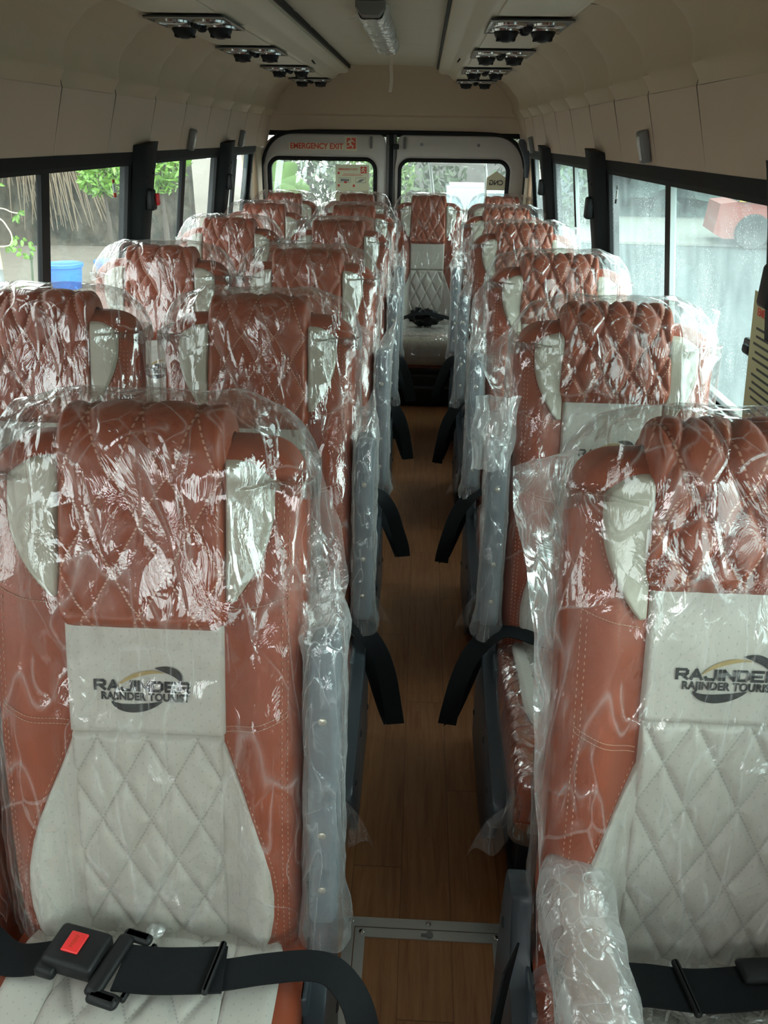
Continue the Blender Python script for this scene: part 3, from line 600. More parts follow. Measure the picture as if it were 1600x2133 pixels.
def block_text(word, h, w_, gap, th):
    b = MB(); x0 = 0
    for ch in word:
        cw = w_ if ch != 'I' else 0
        for line in GLYPH[ch]:
            for p, q in zip(line, line[1:]):
                p = Vector((x0+p[0]*cw, p[1]*h, 0)); q = Vector((x0+q[0]*cw, q[1]*h, 0)); d = (q-p).normalized(); n = Vector((-d.y, d.x, 0))*th/2; e = d*th*.42
                b.prism([p-e-n, q+e-n, q+e+n, p-e+n], (0, 0, .0003))
        x0 += cw+gap+th
    tot = x0-gap-th; b.v = [(v[0]-tot/2, v[1]-h/2, v[2]) for v in b.v]; return b, tot
def logo_mesh_parts(z0):
    y0 = float(fy(0, z0)); tilt = (float(fy(0, z0+.03))-float(fy(0, z0-.03)))/.06
    M_ = frame((0, y0-.0098, z0), (1, 0, 0), (0, tilt, 1))
    a, tot = block_text('RAJINDER', .0125, .0125, .0014, .0037); a.v = [(v[0]*.128/tot-.003, v[1]+.0035, v[2]) for v in a.v]
    c = text_mesh('RAJINDER TOURIST', .0150, .0003, .0005, space=1.05); w_ = max(v[0] for v in c.v)-min(v[0] for v in c.v); c.v = [(v[0]*.121/w_+.001, v[1]-.0125, v[2]) for v in c.v]
    def cres(cx, cy, rx, ry, a0, a1, th, rot=0):
        b = MB(); n = 28; o_, i_ = [], []
        for k in range(n+1):
            a_ = math.radians(a0+(a1-a0)*k/n); t_ = th*math.sin(PI*k/n)**.8
            x, y = math.cos(a_), math.sin(a_)
            for L, e in ((o_, t_/2), (i_, -t_/2)): 
                X, Y = (rx+e)*x, (ry+e)*y; L.append((cx+X*math.cos(rot)-Y*math.sin(rot), cy+X*math.sin(rot)+Y*math.cos(rot), .0003))
        b.grid([o_, i_]); return b
    r_ = math.radians(18)
    k1 = cres(0, 0, .050, .026, 190, 292, .0125, r_); k2 = cres(.002, .0, .050, .027, -10, 64, .0120, r_); k3 = cres(0, 0, .043, .0215, 38, 142, .0062, r_)
    blk = MB()
    for p in (a, c, k1, k2): blk.add(p.v, p.f)
    for m in (blk, k3):
        xform(m, M_); m.v = [(v[0], v[1]+float(fy(v[0], v[2])-fy(0, v[2])) if abs(v[0]) > .02 else v[1], v[2]) for v in m.v]
    return blk.mesh('lettering', MT['blackth'], False), k3.mesh('crescent', MT['gold'], False)
# cushion: front edge at y=-.43, top about z=.40
CH = .058
def ctop(y): return np.interp(y, [-.43, -.36, -.2, -.05, .05], [.385, .402, .400, .388, .37])
def cushion_mesh():
    rows = []; th = np.linspace(0, 2*PI, 81)[:-1]
    for y, sc in [(-.445, .0), (-.4449, .35), (-.442, .65), (-.434, .86), (-.42, .97), (-.40, 1)]+[(v, 1) for v in np.linspace(-.36, .06, 14)]:
        zt = float(ctop(y)); row = []
        for a in th:
            c, s_ = math.cos(a), math.sin(a); x = (.219-.02*(1-sc))*math.copysign(abs(c)**.35, c); e = math.copysign(abs(s_)**.35, s_)
            hh = .085; zc = zt-hh; row.append((x*(.9+.1*sc), y, zc+e*hh*max(.02, sc)+(.006*sstep(.10, .2, abs(x)) if s_ > 0 else 0)))
        rows.append(row)
    b = MB(); b.grid(rows, True, True); return b.mesh('cushion', MT['rust'], 'all')
def cushion_insert(kind):
    path = [(y, float(ctop(y))) for y in np.linspace(-.395, .03, 60)][::-1]
    if kind == 'center':
        return path_mesh('quilted_insert', MT['light_q'], [(a, c) for a, c in path][::-1], .124, .008, (.070, .125, .006), 60, .012)
    if kind == 'front':   # pale wedge over the front edge
        zt = float(ctop(-.4)); p = [(-.452, .245), (-.453, .30), (-.450, .335), (-.444, .358), (-.434, .374), (-.42, .385), (-.40, .392), (-.385, zt)]
        pp = [(v.y, v.z) for v in catmull([(0, a, c) for a, c in p], 4)]
        return path_mesh('front_insert', MT['wing'], pp, lambda t: .190-.035*t, .004, None, 30, .01)
def cushion_side(sg):
    rows = []; uv = []
    for i, y in enumerate(np.linspace(-.395, .03, 44)):
        t = (y+.395)/.425; xo = .120+.070*(1-max(0, (.35-t)/.35)**2*.85)*(1-max(0, (t-.85)/.15)*.3); row = []; ur = []
        for j in range(13):
            x = .114+(xo-.114)*j/12; e = min(1, min(x-.114, xo-x, y+.395, .03-y)/.008); e = math.sqrt(max(0, 1-(1-e)**2))
            row.append((sg*x, y, float(ctop(y))+.006*float(sstep(.10, .2, x))-.003+.0085*e)); ur.append((x, y))
        rows.append(row); uv.append(ur)
    b = MB(); b.grid(rows, UV=uv); return b.mesh('side_insert', MT['light'], 'all')
def crease(p, rng, k=10):
    """sharp crumples: sum of warped triangle waves; p: (...,3) array"""
    h = np.zeros(p.shape[:-1]); 
    for i in range(k):
        d = rng.normal(size=3); d /= np.linalg.norm(d); fr = rng.uniform(3, 15)*(1+i*.25)
        wpd = .25*np.sin(p@rng.normal(size=3)*11+rng.uniform(0, 6))
        ph = p@d*fr+rng.uniform(0, 1)+wpd; tri = np.abs((ph % 1)-.5)*2
        msk = .5+.5*np.sin(p@rng.normal(size=3)*7+rng.uniform(0, 6))
        h += (tri**2.2)*msk/(1+i*.28)
    return h/2.2
def cover_mesh(seed, flares=(), zb=.345, amp=.009, loose=.0, knot=False, ztop=1.152, skirts=()):
    rng = np.random.default_rng(seed); th = np.linspace(0, 2*PI, 201)[:-1]
    zs = np.concatenate([np.linspace(zb, 1.03, 120), np.linspace(1.036, ztop, 26)]); P = np.zeros((len(zs), len(th), 3)); N = np.zeros_like(P)
    for i, z in enumerate(zs):
        w_ = HWD+.010+loose; top = max(0, (z-1.04)/(ztop-1.04)); w_ = (w_-.178)*(1-top**3.2)+.178 if z > 1.04 else w_
        d = DH+.010
        for j, a in enumerate(th):
            c, s_ = math.cos(a), math.sin(a); x = w_*math.copysign(abs(c)**.42, c); e = min(.9999, abs(x)/w_)
            if s_ < 0:
                zz = min(z, 1.045); xx = min(abs(x), HWD*.985); kk = float(sstep(.97, 1.04, z)); env = (1-kk)*float(fy(xx, zz))+kk*float(fy(min(xx, .11), zz))-.009
                env = min(env, float(fy(0, zz))-(.017+.026*float(sstep(.80, .90, z)))*(1-float(sstep(.12, .20, abs(x)))))
                env += .19*max(0, z-1.045)+.9*max(0, z-1.075)**1.5
                y = env*(1)+(float(yc(min(z, ZT)))-env)*(1-(1-e**9)**(1/9.))
            else: y = float(yc(min(z, ZT)))+(DH+.010)*(1-e**6)**(1/6.)
            if z > 1.08:   # close over the top to a flat sealed edge
                k = min(1, (z-1.08)/(ztop-1.08)); ymid = float(yc(ZT))+.004; y = ymid+(y-ymid)*math.sqrt(max(0, 1-k**2.8))
            P[i, j] = (x, y, z); N[i, j] = (math.copysign(abs(c)**3, c), -abs(s_)**.6 if s_ < 0 else abs(s_)**.6, 0)
    N /= np.linalg.norm(N, axis=2, keepdims=True)+1e-9
    fold = P*np.array([1.6, 1, .55])     # long vertical folds
    h = crease(fold, rng, 12)
    P += N*(h*amp)[..., None]
    zz = P[..., 2]
    for sg, z0, sz, am, yb in flares:    # loose film standing off one side
        k = np.exp(-np.abs((zz-z0)/sz)**2.2)*np.clip(P[..., 0]*sg/HWD-.55, 0, 1)**.8*am*1.5
        P[..., 0] += sg*k*(1+.25*np.sin(zz*43+P[..., 1]*60)); P[..., 1] += k*yb+k*.25*np.sin(zz*31)
    P[-6:, :, 2] += .002*np.sin(P[-6:, :, 0]*60+seed)[...]
    P[..., 2] -= np.where(zz > 1.06, .036*np.clip((np.abs(P[..., 0])-.12)/.11, 0, 1)**1.1, 0)
    if knot:
        r2 = np.hypot(P[..., 0], P[..., 2]-(zb+.0)); ang = np.arctan2(P[..., 2]-zb, P[..., 0]); fr = P[..., 1] < float(yc(.4))
        ray = np.abs(((ang*9+.3*np.sin(r2*30)) % 1)-.5)*2; P[..., 1] -= np.where(fr, .010*ray*np.exp(-(r2/.16)**2)*(1-np.exp(-(r2/.02)**2)), 0)
    b = MB(); b.grid(P, True)
    b.cur = 1
    for sg, prof, yo, rip in skirts:      # flat welded film edge hanging off one side
        zz_ = np.linspace(prof[0][0], prof[-1][0], 90); ex = np.interp(zz_, [q[0] for q in prof], [q[1] for q in prof]); rows = []
        for z, e in zip(zz_, ex):
            row = []
            for j in range(15):
                t = j/14; row.append((sg*(HWD-.004+e*t), float(yc(min(z, ZT)))-.012+yo*t+rip*t*math.sin(z*38+t*3+seed)+.5*rip*math.sin(z*90-t*6)*t, z+.010*t*math.sin(z*25+seed)))
            rows.append(row)
        b.grid(rows)
    return b.mesh('plastic_cover', [MT['film'], MT['film2']], 'all')
def cushion_cover(seed, sg=0):
    rng = np.random.default_rng(seed); th = np.linspace(0, 2*PI, 141)[:-1]; ys = np.linspace(-.475, -.01, 80); P = np.zeros((len(ys), len(th), 3)); N = np.zeros_like(P)
    for i, y in enumerate(ys):
        k = max(0, (-.44-y)/.035); sc = math.sqrt(max(.0, 1-k**2)); zt = float(ctop(max(y, -.42)))
        for j, a in enumerate(th):
            c, s_ = math.cos(a), math.sin(a); x = .226*math.copysign(abs(c)**.38, c); e = math.copysign(abs(s_)**.38, s_); zc = zt-.085
            P[i, j] = (x*(.97+.03*sc), y, zc+e*(.100)*max(.05, sc)); N[i, j] = (math.copysign(abs(c)**2, c), -k, math.copysign(abs(s_)**.7, s_))
    N /= np.linalg.norm(N, axis=2, keepdims=True)+1e-9; h = crease(P*np.array([1, .8, 1]), rng, 12); P += N*(h*.006-.004)[..., None]
    b = MB(); b.grid(P, True)
    if sg:    # welded corner of the bag sticking out at the front
        b.cur = 1; rows = []
        for i in range(13):
            t = i/12; rows.append([(sg*(.219+.085*t*(1-(1-k/8)**1.0)*1.0), -.435-.015*math.sin(t*5+k), .34-.145*t-.004*k*t) for k in range(9)])
        b.grid(rows)
    return b.mesh('cushion_film', [MT['film'], MT['film2']], 'all')
def armrest_meshes(seed):
    b = MB(); rows = []
    def ctr(z): return float(yc(z))-.030
    for z, s_ in [(.425, .6), (.428, .9), (.435, 1)]+[(v, 1) for v in np.linspace(.46, .82, 9)]+[(.838, .96), (.846, .8), (.848, .5)]:
        rows.append([(.0215*s_*math.copysign(abs(math.cos(a))**.5, math.cos(a)), ctr(z)+.034*s_*math.copysign(abs(math.sin(a))**.5, math.sin(a)), z) for a in np.linspace(0, 2*PI, 33)[:-1]])
    b.grid(rows, True, True); arm = b.mesh('armrest', MT['slate'], 'all')
    riv = []
    for z in (.49, .58, .75): b = MB(); b.lathe((0, ctr(z)-.032, z), [(.006, 0), (.006, .003), (.003, .005)], 10, Vector((0,-1,0))); riv.append(b.mesh('rivet', MT['rivet']))
    rng = np.random.default_rng(seed); zs = np.linspace(.395, .905, 90); th = np.linspace(0, 2*PI, 73)[:-1]; P = np.zeros((90, 72, 3)); N = np.zeros_like(P)
    tip = rng.uniform(-.02, .02)
    for i, z in enumerate(zs):
        k = max(0, (z-.85)/.055); lo = max(0, (.45-z)/.055); sx_ = (.026+.008*lo)*(1-.2*k); sy = .040*(1-.9*k**1.3)
        for j, a in enumerate(th):
            P[i, j] = (sx_*math.copysign(abs(math.cos(a))**.6, math.cos(a))+tip*k, ctr(z)+sy*math.copysign(abs(math.sin(a))**.6, math.sin(a)), z+k*.012*math.cos(a*1.)*4); N[i, j] = (math.cos(a), math.sin(a), 0)
    h = crease(P*np.array([1.6, 1.6, .8]), rng, 11); am = .012+.012*np.clip((.47-P[..., 2])/.07, 0, 1)+.012*np.clip((P[..., 2]-.82)/.06, 0, 1)
    P += N*(h*am*.6)[..., None]; b = MB(); b.grid(P, True); bag = b.mesh('armrest_film', MT['film2'], 'all')
    return arm, riv, bag
def armrest_down():
    b = MB(); rows = []
    for y, s_ in [(.02, .6), (.012, .85), (0., 1)]+[(v, 1) for v in np.linspace(-.06, -.38, 8)]+[(-.395, .9), (-.405, .6)]:
        zc = .520-.0*y; rows.append([(.030*s_*math.copysign(abs(math.cos(a))**.6, math.cos(a)), y, zc+.030*s_*math.copysign(abs(math.sin(a))**.6, math.sin(a))) for a in np.linspace(0, 2*PI, 33)[:-1]])
    b.grid(rows, True, True); arm = b.mesh('armrest', MT['armdown'], 'all')
    rng = np.random.default_rng(99); ys = np.linspace(.055, -.45, 110); th = np.linspace(0, 2*PI, 97)[:-1]; P = np.zeros((110, 96, 3)); N = np.zeros_like(P)
    for i, y in enumerate(ys):
        k = max(0, (y-.0)/.055); sw = .046*math.sqrt(max(.0, 1-k**2))*(1+.05*math.sin(y*12)); 
        for j, a in enumerate(th):
            c, s_ = math.cos(a), math.sin(a); P[i, j] = (sw*math.copysign(abs(c)**.7, c), y, .520+(.048 if s_ > 0 else .075)*math.sqrt(max(0, 1-k**2))*math.copysign(abs(s_)**.7, s_)); N[i, j] = (c, 0, s_)
    h = crease(P*np.array([1.5, .8, 1.5]), rng, 12); P += N*(h*.007)[..., None]; b = MB(); b.grid(P, True); bag = b.mesh('armrest_film', MT['film3'], 'all')
    return arm, bag
def base_meshes():
    b = MB()
    for x in (-.17, .17):
        b.box((x, -.05, .12), (.03, .05, .24), bev=.004); b.box((x, -.32, .12), (.03, .05, .24), bev=.004); b.box((x, -.19, .012), (.05, .36, .024), bev=.004)
    b.box((0, -.19, .232), (.42, .40, .022), bev=.004); b.box((0, -.19, .10), (.34, .03, .03), bev=.004); b.box((0, .06, .30), (.36, .03, .10), bev=.004)
    fr = b.mesh('base_frame', MT['steel'])
    b = MB(); pts = [(.10, .0+.02), (.125, .20), (.12, .40), (.09, .435), (.05, .44), (.035, .40), (-.02, .33), (-.20, .285), (-.37, .27), (-.40, .235), (-.385, .19), (-.30, .12), (-.24, .02)]
    q = catmull([(0, y, z) for y, z in pts]+[(0, *pts[0])], 4)[:-1]
    b.grid([[p+Vector((x, (0 if abs(x) < .012 else (.004 if p.y < 0 else -.004)), 0)) for p in q] for x in (-.015, -.011, .011, .015)], True, True)
    b.box((-.018, -.02, .30), (.02, .10, .10), bev=.006)
    sh = b.mesh('side_shield', MT['slate2'])
    bolt = []
    for y, z in ((.08, .10), (.09, .33), (-.16, .22), (-.30, .21)): b = MB(); b.lathe((.014, y, z), [(.009, 0), (.009, .003), (.004, .005)], 10, Vector((1,0,0))); bolt.append(b.mesh('bolt', MT['steel']))
    return fr, sh, bolt
G = dict(back=backrest_mesh(), padL=pad_mesh(.855, .0065, .030), cush=cushion_mesh(), cin=cushion_insert('center'), cfr=cushion_insert('front'), csl=cushion_side(-1), csr=cushion_side(1))
def wingr(t, k=.056):   # t from 0 (bottom) to 1 (top)
    u_ = 1-t; fq = min(1, math.sqrt(max(0, u_)/.14))*(math.cos(max(0, (u_-.30)/.70)*PI/2)**.9); return .121+k*fq
G['wl'] = panel_mesh('side_wing', MT['wing'], .898, 1.078, lambda t: -wingr(t), lambda t: -.110, .010, None, 18, 50, .007)
G['wr'] = panel_mesh('side_wing', MT['wing'], .898, 1.078, lambda t: .110, wingr, .010, None, 18, 50, .007)
G['logo'] = panel_mesh('name_panel', MT['light'], .708, .93, lambda t: -.110, lambda t: .110, .0085, None, 44, 30, .007)
G['cen'] = panel_mesh('quilted_panel', MT['light_q'], .335, .712, lambda t: -.107, lambda t: .107, .012, (.070, .125, .008), 66, 120, .008)
def hg(t): 
    u_ = 1-t; return .104+.074*float(np.interp(u_, np.linspace(0, 1, 11), [.02, .22, .44, .64, .81, .93, .99, .98, .90, .72, .42]))
G['hl'] = panel_mesh('side_panel', MT['light'], .335, .705, lambda t: -hg(t), lambda t: -.098, .007, None, 20, 70, .006)
G['hr'] = panel_mesh('side_panel', MT['light'], .335, .705, lambda t: .098, hg, .007, None, 20, 70, .006)
G['padR'] = pad_mesh(.930, .011, .032, (.060, .105), .125)
G['cenR'] = panel_mesh('quilted_panel', MT['light_q'], .335, .765, lambda t: -.107, lambda t: .107, .012, (.070, .125, .008), 66, 130, .008)
G['logoR'] = panel_mesh('name_panel', MT['light'], .761, .955, lambda t: -.110, lambda t: .110, .0085, None, 44, 30, .007)
def stitch_mesh(b):
    b.cur = 1
    def surf(x, z, o_=.0012): return Vector((x, float(fy(x, z))-o_, z))
    for sg in (-1, 1):
        lines = [[(sg*.188, z) for z in np.linspace(.34, 1.02, 150)], [(sg*.195, z) for z in np.linspace(.34, 1.02, 150)],
                 [(sg*x, .725+(x-.11)*.38) for x in np.linspace(.110, .196, 22)], [(sg*x, .718+(x-.11)*.38) for x in np.linspace(.110, .196, 22)], [(sg*x, .888+(x-.118)*.30) for x in np.linspace(.118, .196, 20)],
                 [(sg*(hg(t)+.004), .335+.37*t) for t in np.linspace(0.02, 1, 90)], [(sg*(wingr(t)+.0035), .900+.180*t) for t in np.linspace(.01, .99, 50)]]
        for L in lines:
            for i in range(0, len(L)-1):
                if len(L) > 30 and i % 2: continue
                a = surf(*L[i]); c = surf(*L[i+1]); c = a+(c-a)*.75; b.tube([a, c], .0007, 4, False)
    return b.mesh('backrest', [MT['rust'], MT['thread']], 'all')
G['back'] = stitch_mesh(G['back']); G['lb'], G['lg'] = logo_mesh_parts(.780); G['lbR'], G['lgR'] = logo_mesh_parts(.830)
G['fr'], G['sh'], G['bolt'] = base_meshes()
ARM = [armrest_meshes(s_) for s_ in (11, 12, 13)]; ARMD = armrest_down()
CC = {0: cushion_cover(31), 1: cushion_cover(32, 1), -1: cushion_cover(33, -1)}
# film covers: sg = side the loose film stands off
COV = {}
def cov(key, *a, **k):
    if key not in COV: COV[key] = cover_mesh(*a, **k)
    return COV[key]
def belt_aisle(root, sg, v):
    """lap belt whose webbing drops over the seat edge into the aisle"""
    o_ = [0, .012, -.01, .006][v % 4]; L_ = [0, .03, -.02, .015][v % 4]
    pts = catmull([(sg*.06, -.075, .420), (sg*.13, -.060, .428), (sg*.195, -.040+o_, .432), (sg*.245, -.030+o_, .405), (sg*.282, -.028+o_, .350), (sg*.305, -.03+o_, .28), (sg*.322, -.032+o_, .205-L_), (sg*.328, -.035+o_, .165-L_)], 7)
    n = len(pts); wv = []
    for i, p in enumerate(pts):
        t = i/(n-1); d = (pts[min(i+1, n-1)]-pts[max(i-1, 0)]).normalized(); k = min(1, max(0, (t-.30)/.35)); N = Vector((0, -.85*k-.05, 1-k)).normalized(); wv.append(d.cross(N).normalized()*.0225)
    b = MB(); b.ribbon(pts, wv, .0012)
    p2 = catmull([(sg*.318, -.028+o_, .170-L_), (sg*.30, -.012+o_, .21-L_), (sg*.268, .01, .29), (sg*.25, .03, .34)], 6); b.ribbon(p2, Vector((.018, .010, .008)), .0012)
    obj('seat_belt', b, MT['belt'], root)
    b = MB(); b.box((sg*.025, -.080, .424), (.075, .045, .018), Matrix.Rotation(.15*sg, 3, 'Z'), .005); obj('buckle', b, MT['blackpl'], root)
LAB = {}
def seat(x, y, label, group, pad='padL', aisle=0, arm='up', logo=True, cover=None, belt=True, v=0, full=True, dz=0, film=True, base=True):
    R_ = thing('bus_seat', label, 'seat', (x, y, dz), group)
    put('backrest', G['back'], R_)
    put('headrest_pad', G[pad], R_, label='rust quilted pad with dashed diamond stitching')
    put('side_wing', G['wl'], R_); put('side_wing', G['wr'], R_)
    k_ = 'R' if pad == 'padR' else ''; lp = put('name_panel', G['logo'+k_], R_); put('quilted_panel', G['cen'+k_], R_); put('side_panel', G['hl'], R_); put('side_panel', G['hr'], R_)
    if logo: put('lettering', G['lb'+k_], lp); put('crescent', G['lg'+k_], lp, label='gold crescent')
    c = put('cushion', G['cush'], R_)
    put('quilted_insert', G['cin'], c); put('front_insert', G['cfr'], c); put('side_insert', G['csl'], c); put('side_insert', G['csr'], c)
    if film: put('cushion_film', CC[aisle], R_)
    if base: put('base_frame', G['fr'], R_)
    if aisle:
        s_ = put('side_shield', G['sh'], R_, (aisle*.236, 0, 0)); s_.scale = (aisle, 1, 1); [put('bolt', q, s_) for q in G['bolt']]
        if arm == 'up':
            A_ = ARM[v % 3]; a = put('armrest', A_[0], R_, (aisle*.243, 0, 0)); [put('rivet', q, a) for q in A_[1]]; put('armrest_film', A_[2], a, label='milky plastic sleeve')
        elif arm == 'down':
            a = put('armrest', ARMD[0], R_, (aisle*.176, 0, 0)); put('armrest_film', ARMD[1], a, label='milky crumpled plastic sleeve')
        if belt: belt_aisle(R_, aisle, v)
    if cover: put('plastic_cover', cover, R_, label='clear crumpled plastic film')
    return R_
XL, XW, XR = -.354, -.820, .436
ROWS = [.775, 1.570, 2.370, 3.330, 4.150]
RN = ['nearest', 'second', 'third', 'fourth', 'fifth']
fl_r = [((1, .93, .13, .055, .2),), ((1, .98, .06, .045, .1), (1, .60, .2, .02, 0)), ((1, 1.0, .07, .03, 0), (-1, .9, .2, .02, 0))]
sk = lambda sg, prof, yo=-.02, rip=.008: (sg, prof, yo, rip)
covL = [cover_mesh(101, knot=True, skirts=(sk(1, [(.40, .012), (.60, .022), (.78, .030), (.86, .045), (.93, .062), (1.0, .050), (1.06, .022), (1.09, .0)]),)),
        cover_mesh(102, skirts=(sk(1, [(.45, .012), (.80, .018), (.95, .020), (1.0, .030), (1.035, .062), (1.05, .058), (1.085, .010), (1.10, .0)]),)),
        cover_mesh(103, skirts=(sk(1, [(.45, .010), (.85, .016), (.98, .055), (1.03, .048), (1.09, .0)]),))]
covW = [cover_mesh(104, amp=.010), cover_mesh(105, skirts=(sk(-1, [(.8, .0), (.98, .030), (1.03, .030), (1.08, .0)]),))]
covR = [cover_mesh(106, amp=.009, skirts=(sk(-1, [(.36, .006), (.55, .018), (.70, .034), (.85, .044), (.98, .060), (1.04, .082), (1.085, .085), (1.092, .060), (1.10, .0)], -.05, .010),)),
        cover_mesh(107, amp=.009, skirts=(sk(-1, [(.45, .012), (.75, .020), (.95, .045), (1.02, .090), (1.03, .086), (1.06, .040), (1.10, .0)], -.03), sk(1, [(.95, .0), (1.04, .010), (1.07, .018), (1.12, .024), (1.125, .0)], .02))),
        cover_mesh(108, amp=.009, skirts=(sk(-1, [(.45, .010), (.80, .03), (.92, .062), (1.0, .055), (1.08, .0)], -.03),))]
desc_a = ['aisle seat of the nearest left pair with dark name lettering and fastened belt', 'aisle seat of the second left row, belt hanging into the aisle', 'aisle seat of the third left row, armrest raised, film flaring at its shoulder', 'aisle seat of the fourth left row, small in view', 'aisle seat of the fifth left row, just before the rear bench']
desc_w = ['window seat of the nearest left pair, cut by the left frame edge', 'window seat of the second left row with strongly glinting film', 'window seat of the third left row beside the first black pillar', 'window seat of the fourth left row beside the second window', 'window seat of the fifth left row before the rear left corner']
desc_r = ['nearest single right seat with name lettering and lowered wrapped armrest', 'second single right seat with puffy quilted pad beneath glossy film', 'third single right seat, raised armrest on its aisle side', 'fourth single right seat, film corner standing up by the window', 'fifth single right seat, just before the rear bench']
for i, y in enumerate(ROWS):
    a = seat(XL, y, 'rust '+desc_a[i], 'left aisle-side seats', aisle=1, cover=covL[min(i, 1+i % 2) if i else 0], belt=i > 0, v=i, arm='up', film=i > 0)
    w_ = seat(XW-(.022 if i == 1 else 0), y, 'rust '+desc_w[i], 'left window-side seats', cover=covW[i % 2], belt=False, v=i+1)
    r_ = seat(XR-(.019 if i == 0 else .006), y-.005, 'rust '+desc_r[i], 'single seats on the right', pad='padR', aisle=-1, cover=covR[min(i, 1+(i+1) % 2) if i else 0], belt=i > 0, v=i+2, arm='down' if i == 0 else 'up')
    if i == 0: near_l, near_w, near_r = a, w_, r_
for k, (x, d_) in enumerate(((-.855, 'leftmost'), (-.408, 'second from left'), (.038, 'third from left, facing down the aisle'), (.484, 'rightmost'))):
    o = seat(x, 5.02, 'rust and beige rear bench seat, %s' % d_, 'rear bench seats', cover=covW[0], logo=False, belt=False, v=k, base=False); o.scale = (.965, 1, 1)
# belt across the nearest left cushion
def flat_belt(root, ox, pts, name='seat_belt', hwid=.024):
    O = Vector(root.location); P = catmull([Vector(p)-O for p in pts], 8); n = len(P); wv = []
    for i, p in enumerate(P):
        d = (P[min(i+1, n-1)]-P[max(0, i-1)]); d.z = 0; d.normalize(); wv.append(Vector((-d.y, d.x, 0))*hwid)
    b = MB(); b.ribbon(P, wv); return obj(name, b, MT['belt'], root)
s1 = flat_belt(near_l, 0, [(-.60, .735, .405), (-.54, .700, .412), (-.47, .700, .424)])
rotz = Matrix.Rotation(math.radians(-12), 3, 'Z')
O = Vector(near_l.location)
b = MB(); b.box(Vector((-.443, .702, .432))-O, (.078, .060, .028), rotz, .006); b.box(Vector((-.475, .694, .426))-O, (.03, .05, .018), rotz, .005); bu = obj('buckle', b, MT['blackpl'], near_l)
b = MB(); b.box(Vector((-.446, .705, .4475))-O, (.026, .030, .004), rotz, .0015); rb = obj('release_button', b, MT['redpl'], bu, label='red button')
b = text_mesh('PRESS', .0075, .0002, .0001); xform(b, Matrix.Translation(Vector((-.446, .705, .4498))-O)@Matrix.Rotation(math.radians(78), 4, 'Z')); b.f = b.f; obj('lettering', b, MT['red'], rb, smooth=False)
b = MB(); rz2 = Matrix.Rotation(math.radians(-14), 3, 'Z'); b.box(Vector((-.392, .686, .432))-O, (.024, .090, .014), rz2, .006); b.box(Vector((-.385, .640, .430))-O, (.046, .020, .015), rz2, .007); b.box(Vector((-.368, .730, .430))-O, (.044, .016, .014), rz2, .006); b.box(Vector((-.352, .683, .424))-O, (.008, .085, .010), rz2, .003); obj('tongue', b, MT['blackpl'], near_l)
flat_belt(near_l, 0, [(-.378, .685, .430), (-.33, .683, .430), (-.28, .686, .430), (-.235, .690, .430)], hwid=.033)
flat_belt(near_l, 0, [(-.378, .681, .423), (-.30, .678, .424), (-.24, .684, .426), (-.18, .698, .424), (-.12, .706, .424), (-.085, .700, .418), (-.055, .680, .39), (-.040, .655, .34), (-.035, .63, .27)], hwid=.022)
b = MB(); b.box(Vector((-.249, .689, .434))-O, (.009, .076, .010), Matrix.Rotation(math.radians(-8), 3, 'Z'), .003); obj('belt_slider', b, MT['blackpl'], near_l)
O = Vector(near_r.location)
flat_belt(near_r, 0, [(.235, .72, .40), (.29, .700, .43), (.34, .700, .430), (.40, .696, .430), (.46, .702, .430), (.52, .712, .430), (.60, .72, .425)], hwid=.030)
b = MB(); b.box(Vector((.387, .696, .435))-O, (.010, .078, .010), Matrix.Rotation(math.radians(8), 3, 'Z'), .003); obj('belt_slider', b, MT['blackpl'], near_r); b = MB(); b.box(Vector((.50, .725, .437))-O, (.07, .035, .012), Matrix.Rotation(.1, 3, 'Z'), .005); obj('tongue', b, MT['blackpl'], near_r)
b = MB(); b.ribbon(catmull([(-.255, -.02, .40), (-.275, -.06, .30), (-.30, -.14, .20), (-.32, -.22, .14)], 6), (.012, .02, .006)); obj('seat_belt', b, MT['belt'], near_r)
b = MB(); b.lathe((-.362+.362, -.005, .0), [(.003, 0), (.010, .004), (.014, .010), (.008, .016), (.003, .02)], 14); kn = obj('film_knot', b, MT['film3'], near_l, (.0, -.012, .398))
# loose bag wrappers hanging on the armrests
t = thing('loose_plastic_bag', 'open milky plastic sleeve end standing above third right armrest', 'plastic bag', (.160, 1.57, .875)); b = MB(); rows = []
for i in range(26):
    z = i/25; row = []
    for j in range(31):
        a = j/30; x = -.040+.095*a+(.012*(1-z) if a < .5 else 0)*-1; row.append((x*(.75+.25*z)+.003*math.sin(z*9+a*4), .006*math.sin(a*9+z*5)+.004*math.sin(a*23), -.06+.165*z))
    rows.append(row)
b.grid(rows); obj('sleeve', b, MT['film3'], t, smooth='all')
# rear bench riser
b = MB(); b.box((XC, 5.03, .098), (1.80, .98, .19), bev=.01); o = obj('bench_riser', b, MT['carpet']); tag(o, 'dark box riser under the rear bench at the end of the aisle', 'bench base')
b = MB(); b.box((XC, 4.525, .12), (1.78, .01, .012)); obj('edge_strip', b, MT['slated'], o, label='dark grey strip')
t = thing('black_bag', 'crumpled black bag with belts lying on the rear middle cushion', 'bag', (.03, 4.86, .462)); b = MB()
rng = np.random.default_rng(3); P = np.array([[(.10*math.cos(a)*math.cos(e)*(1+.3*math.sin(3*a)), .06*math.sin(a)*math.cos(e), .040*math.sin(e)*(1+.5*math.cos(5*a))) for a in np.linspace(0, 2*PI, 61)[:-1]] for e in np.linspace(-1.4, 1.4, 30)])
P *= (1+.5*crease(P*1.8, rng, 8))[..., None]*.8; b.grid(P, True, True); obj('bag_body', b, MT['blackpl'], t)
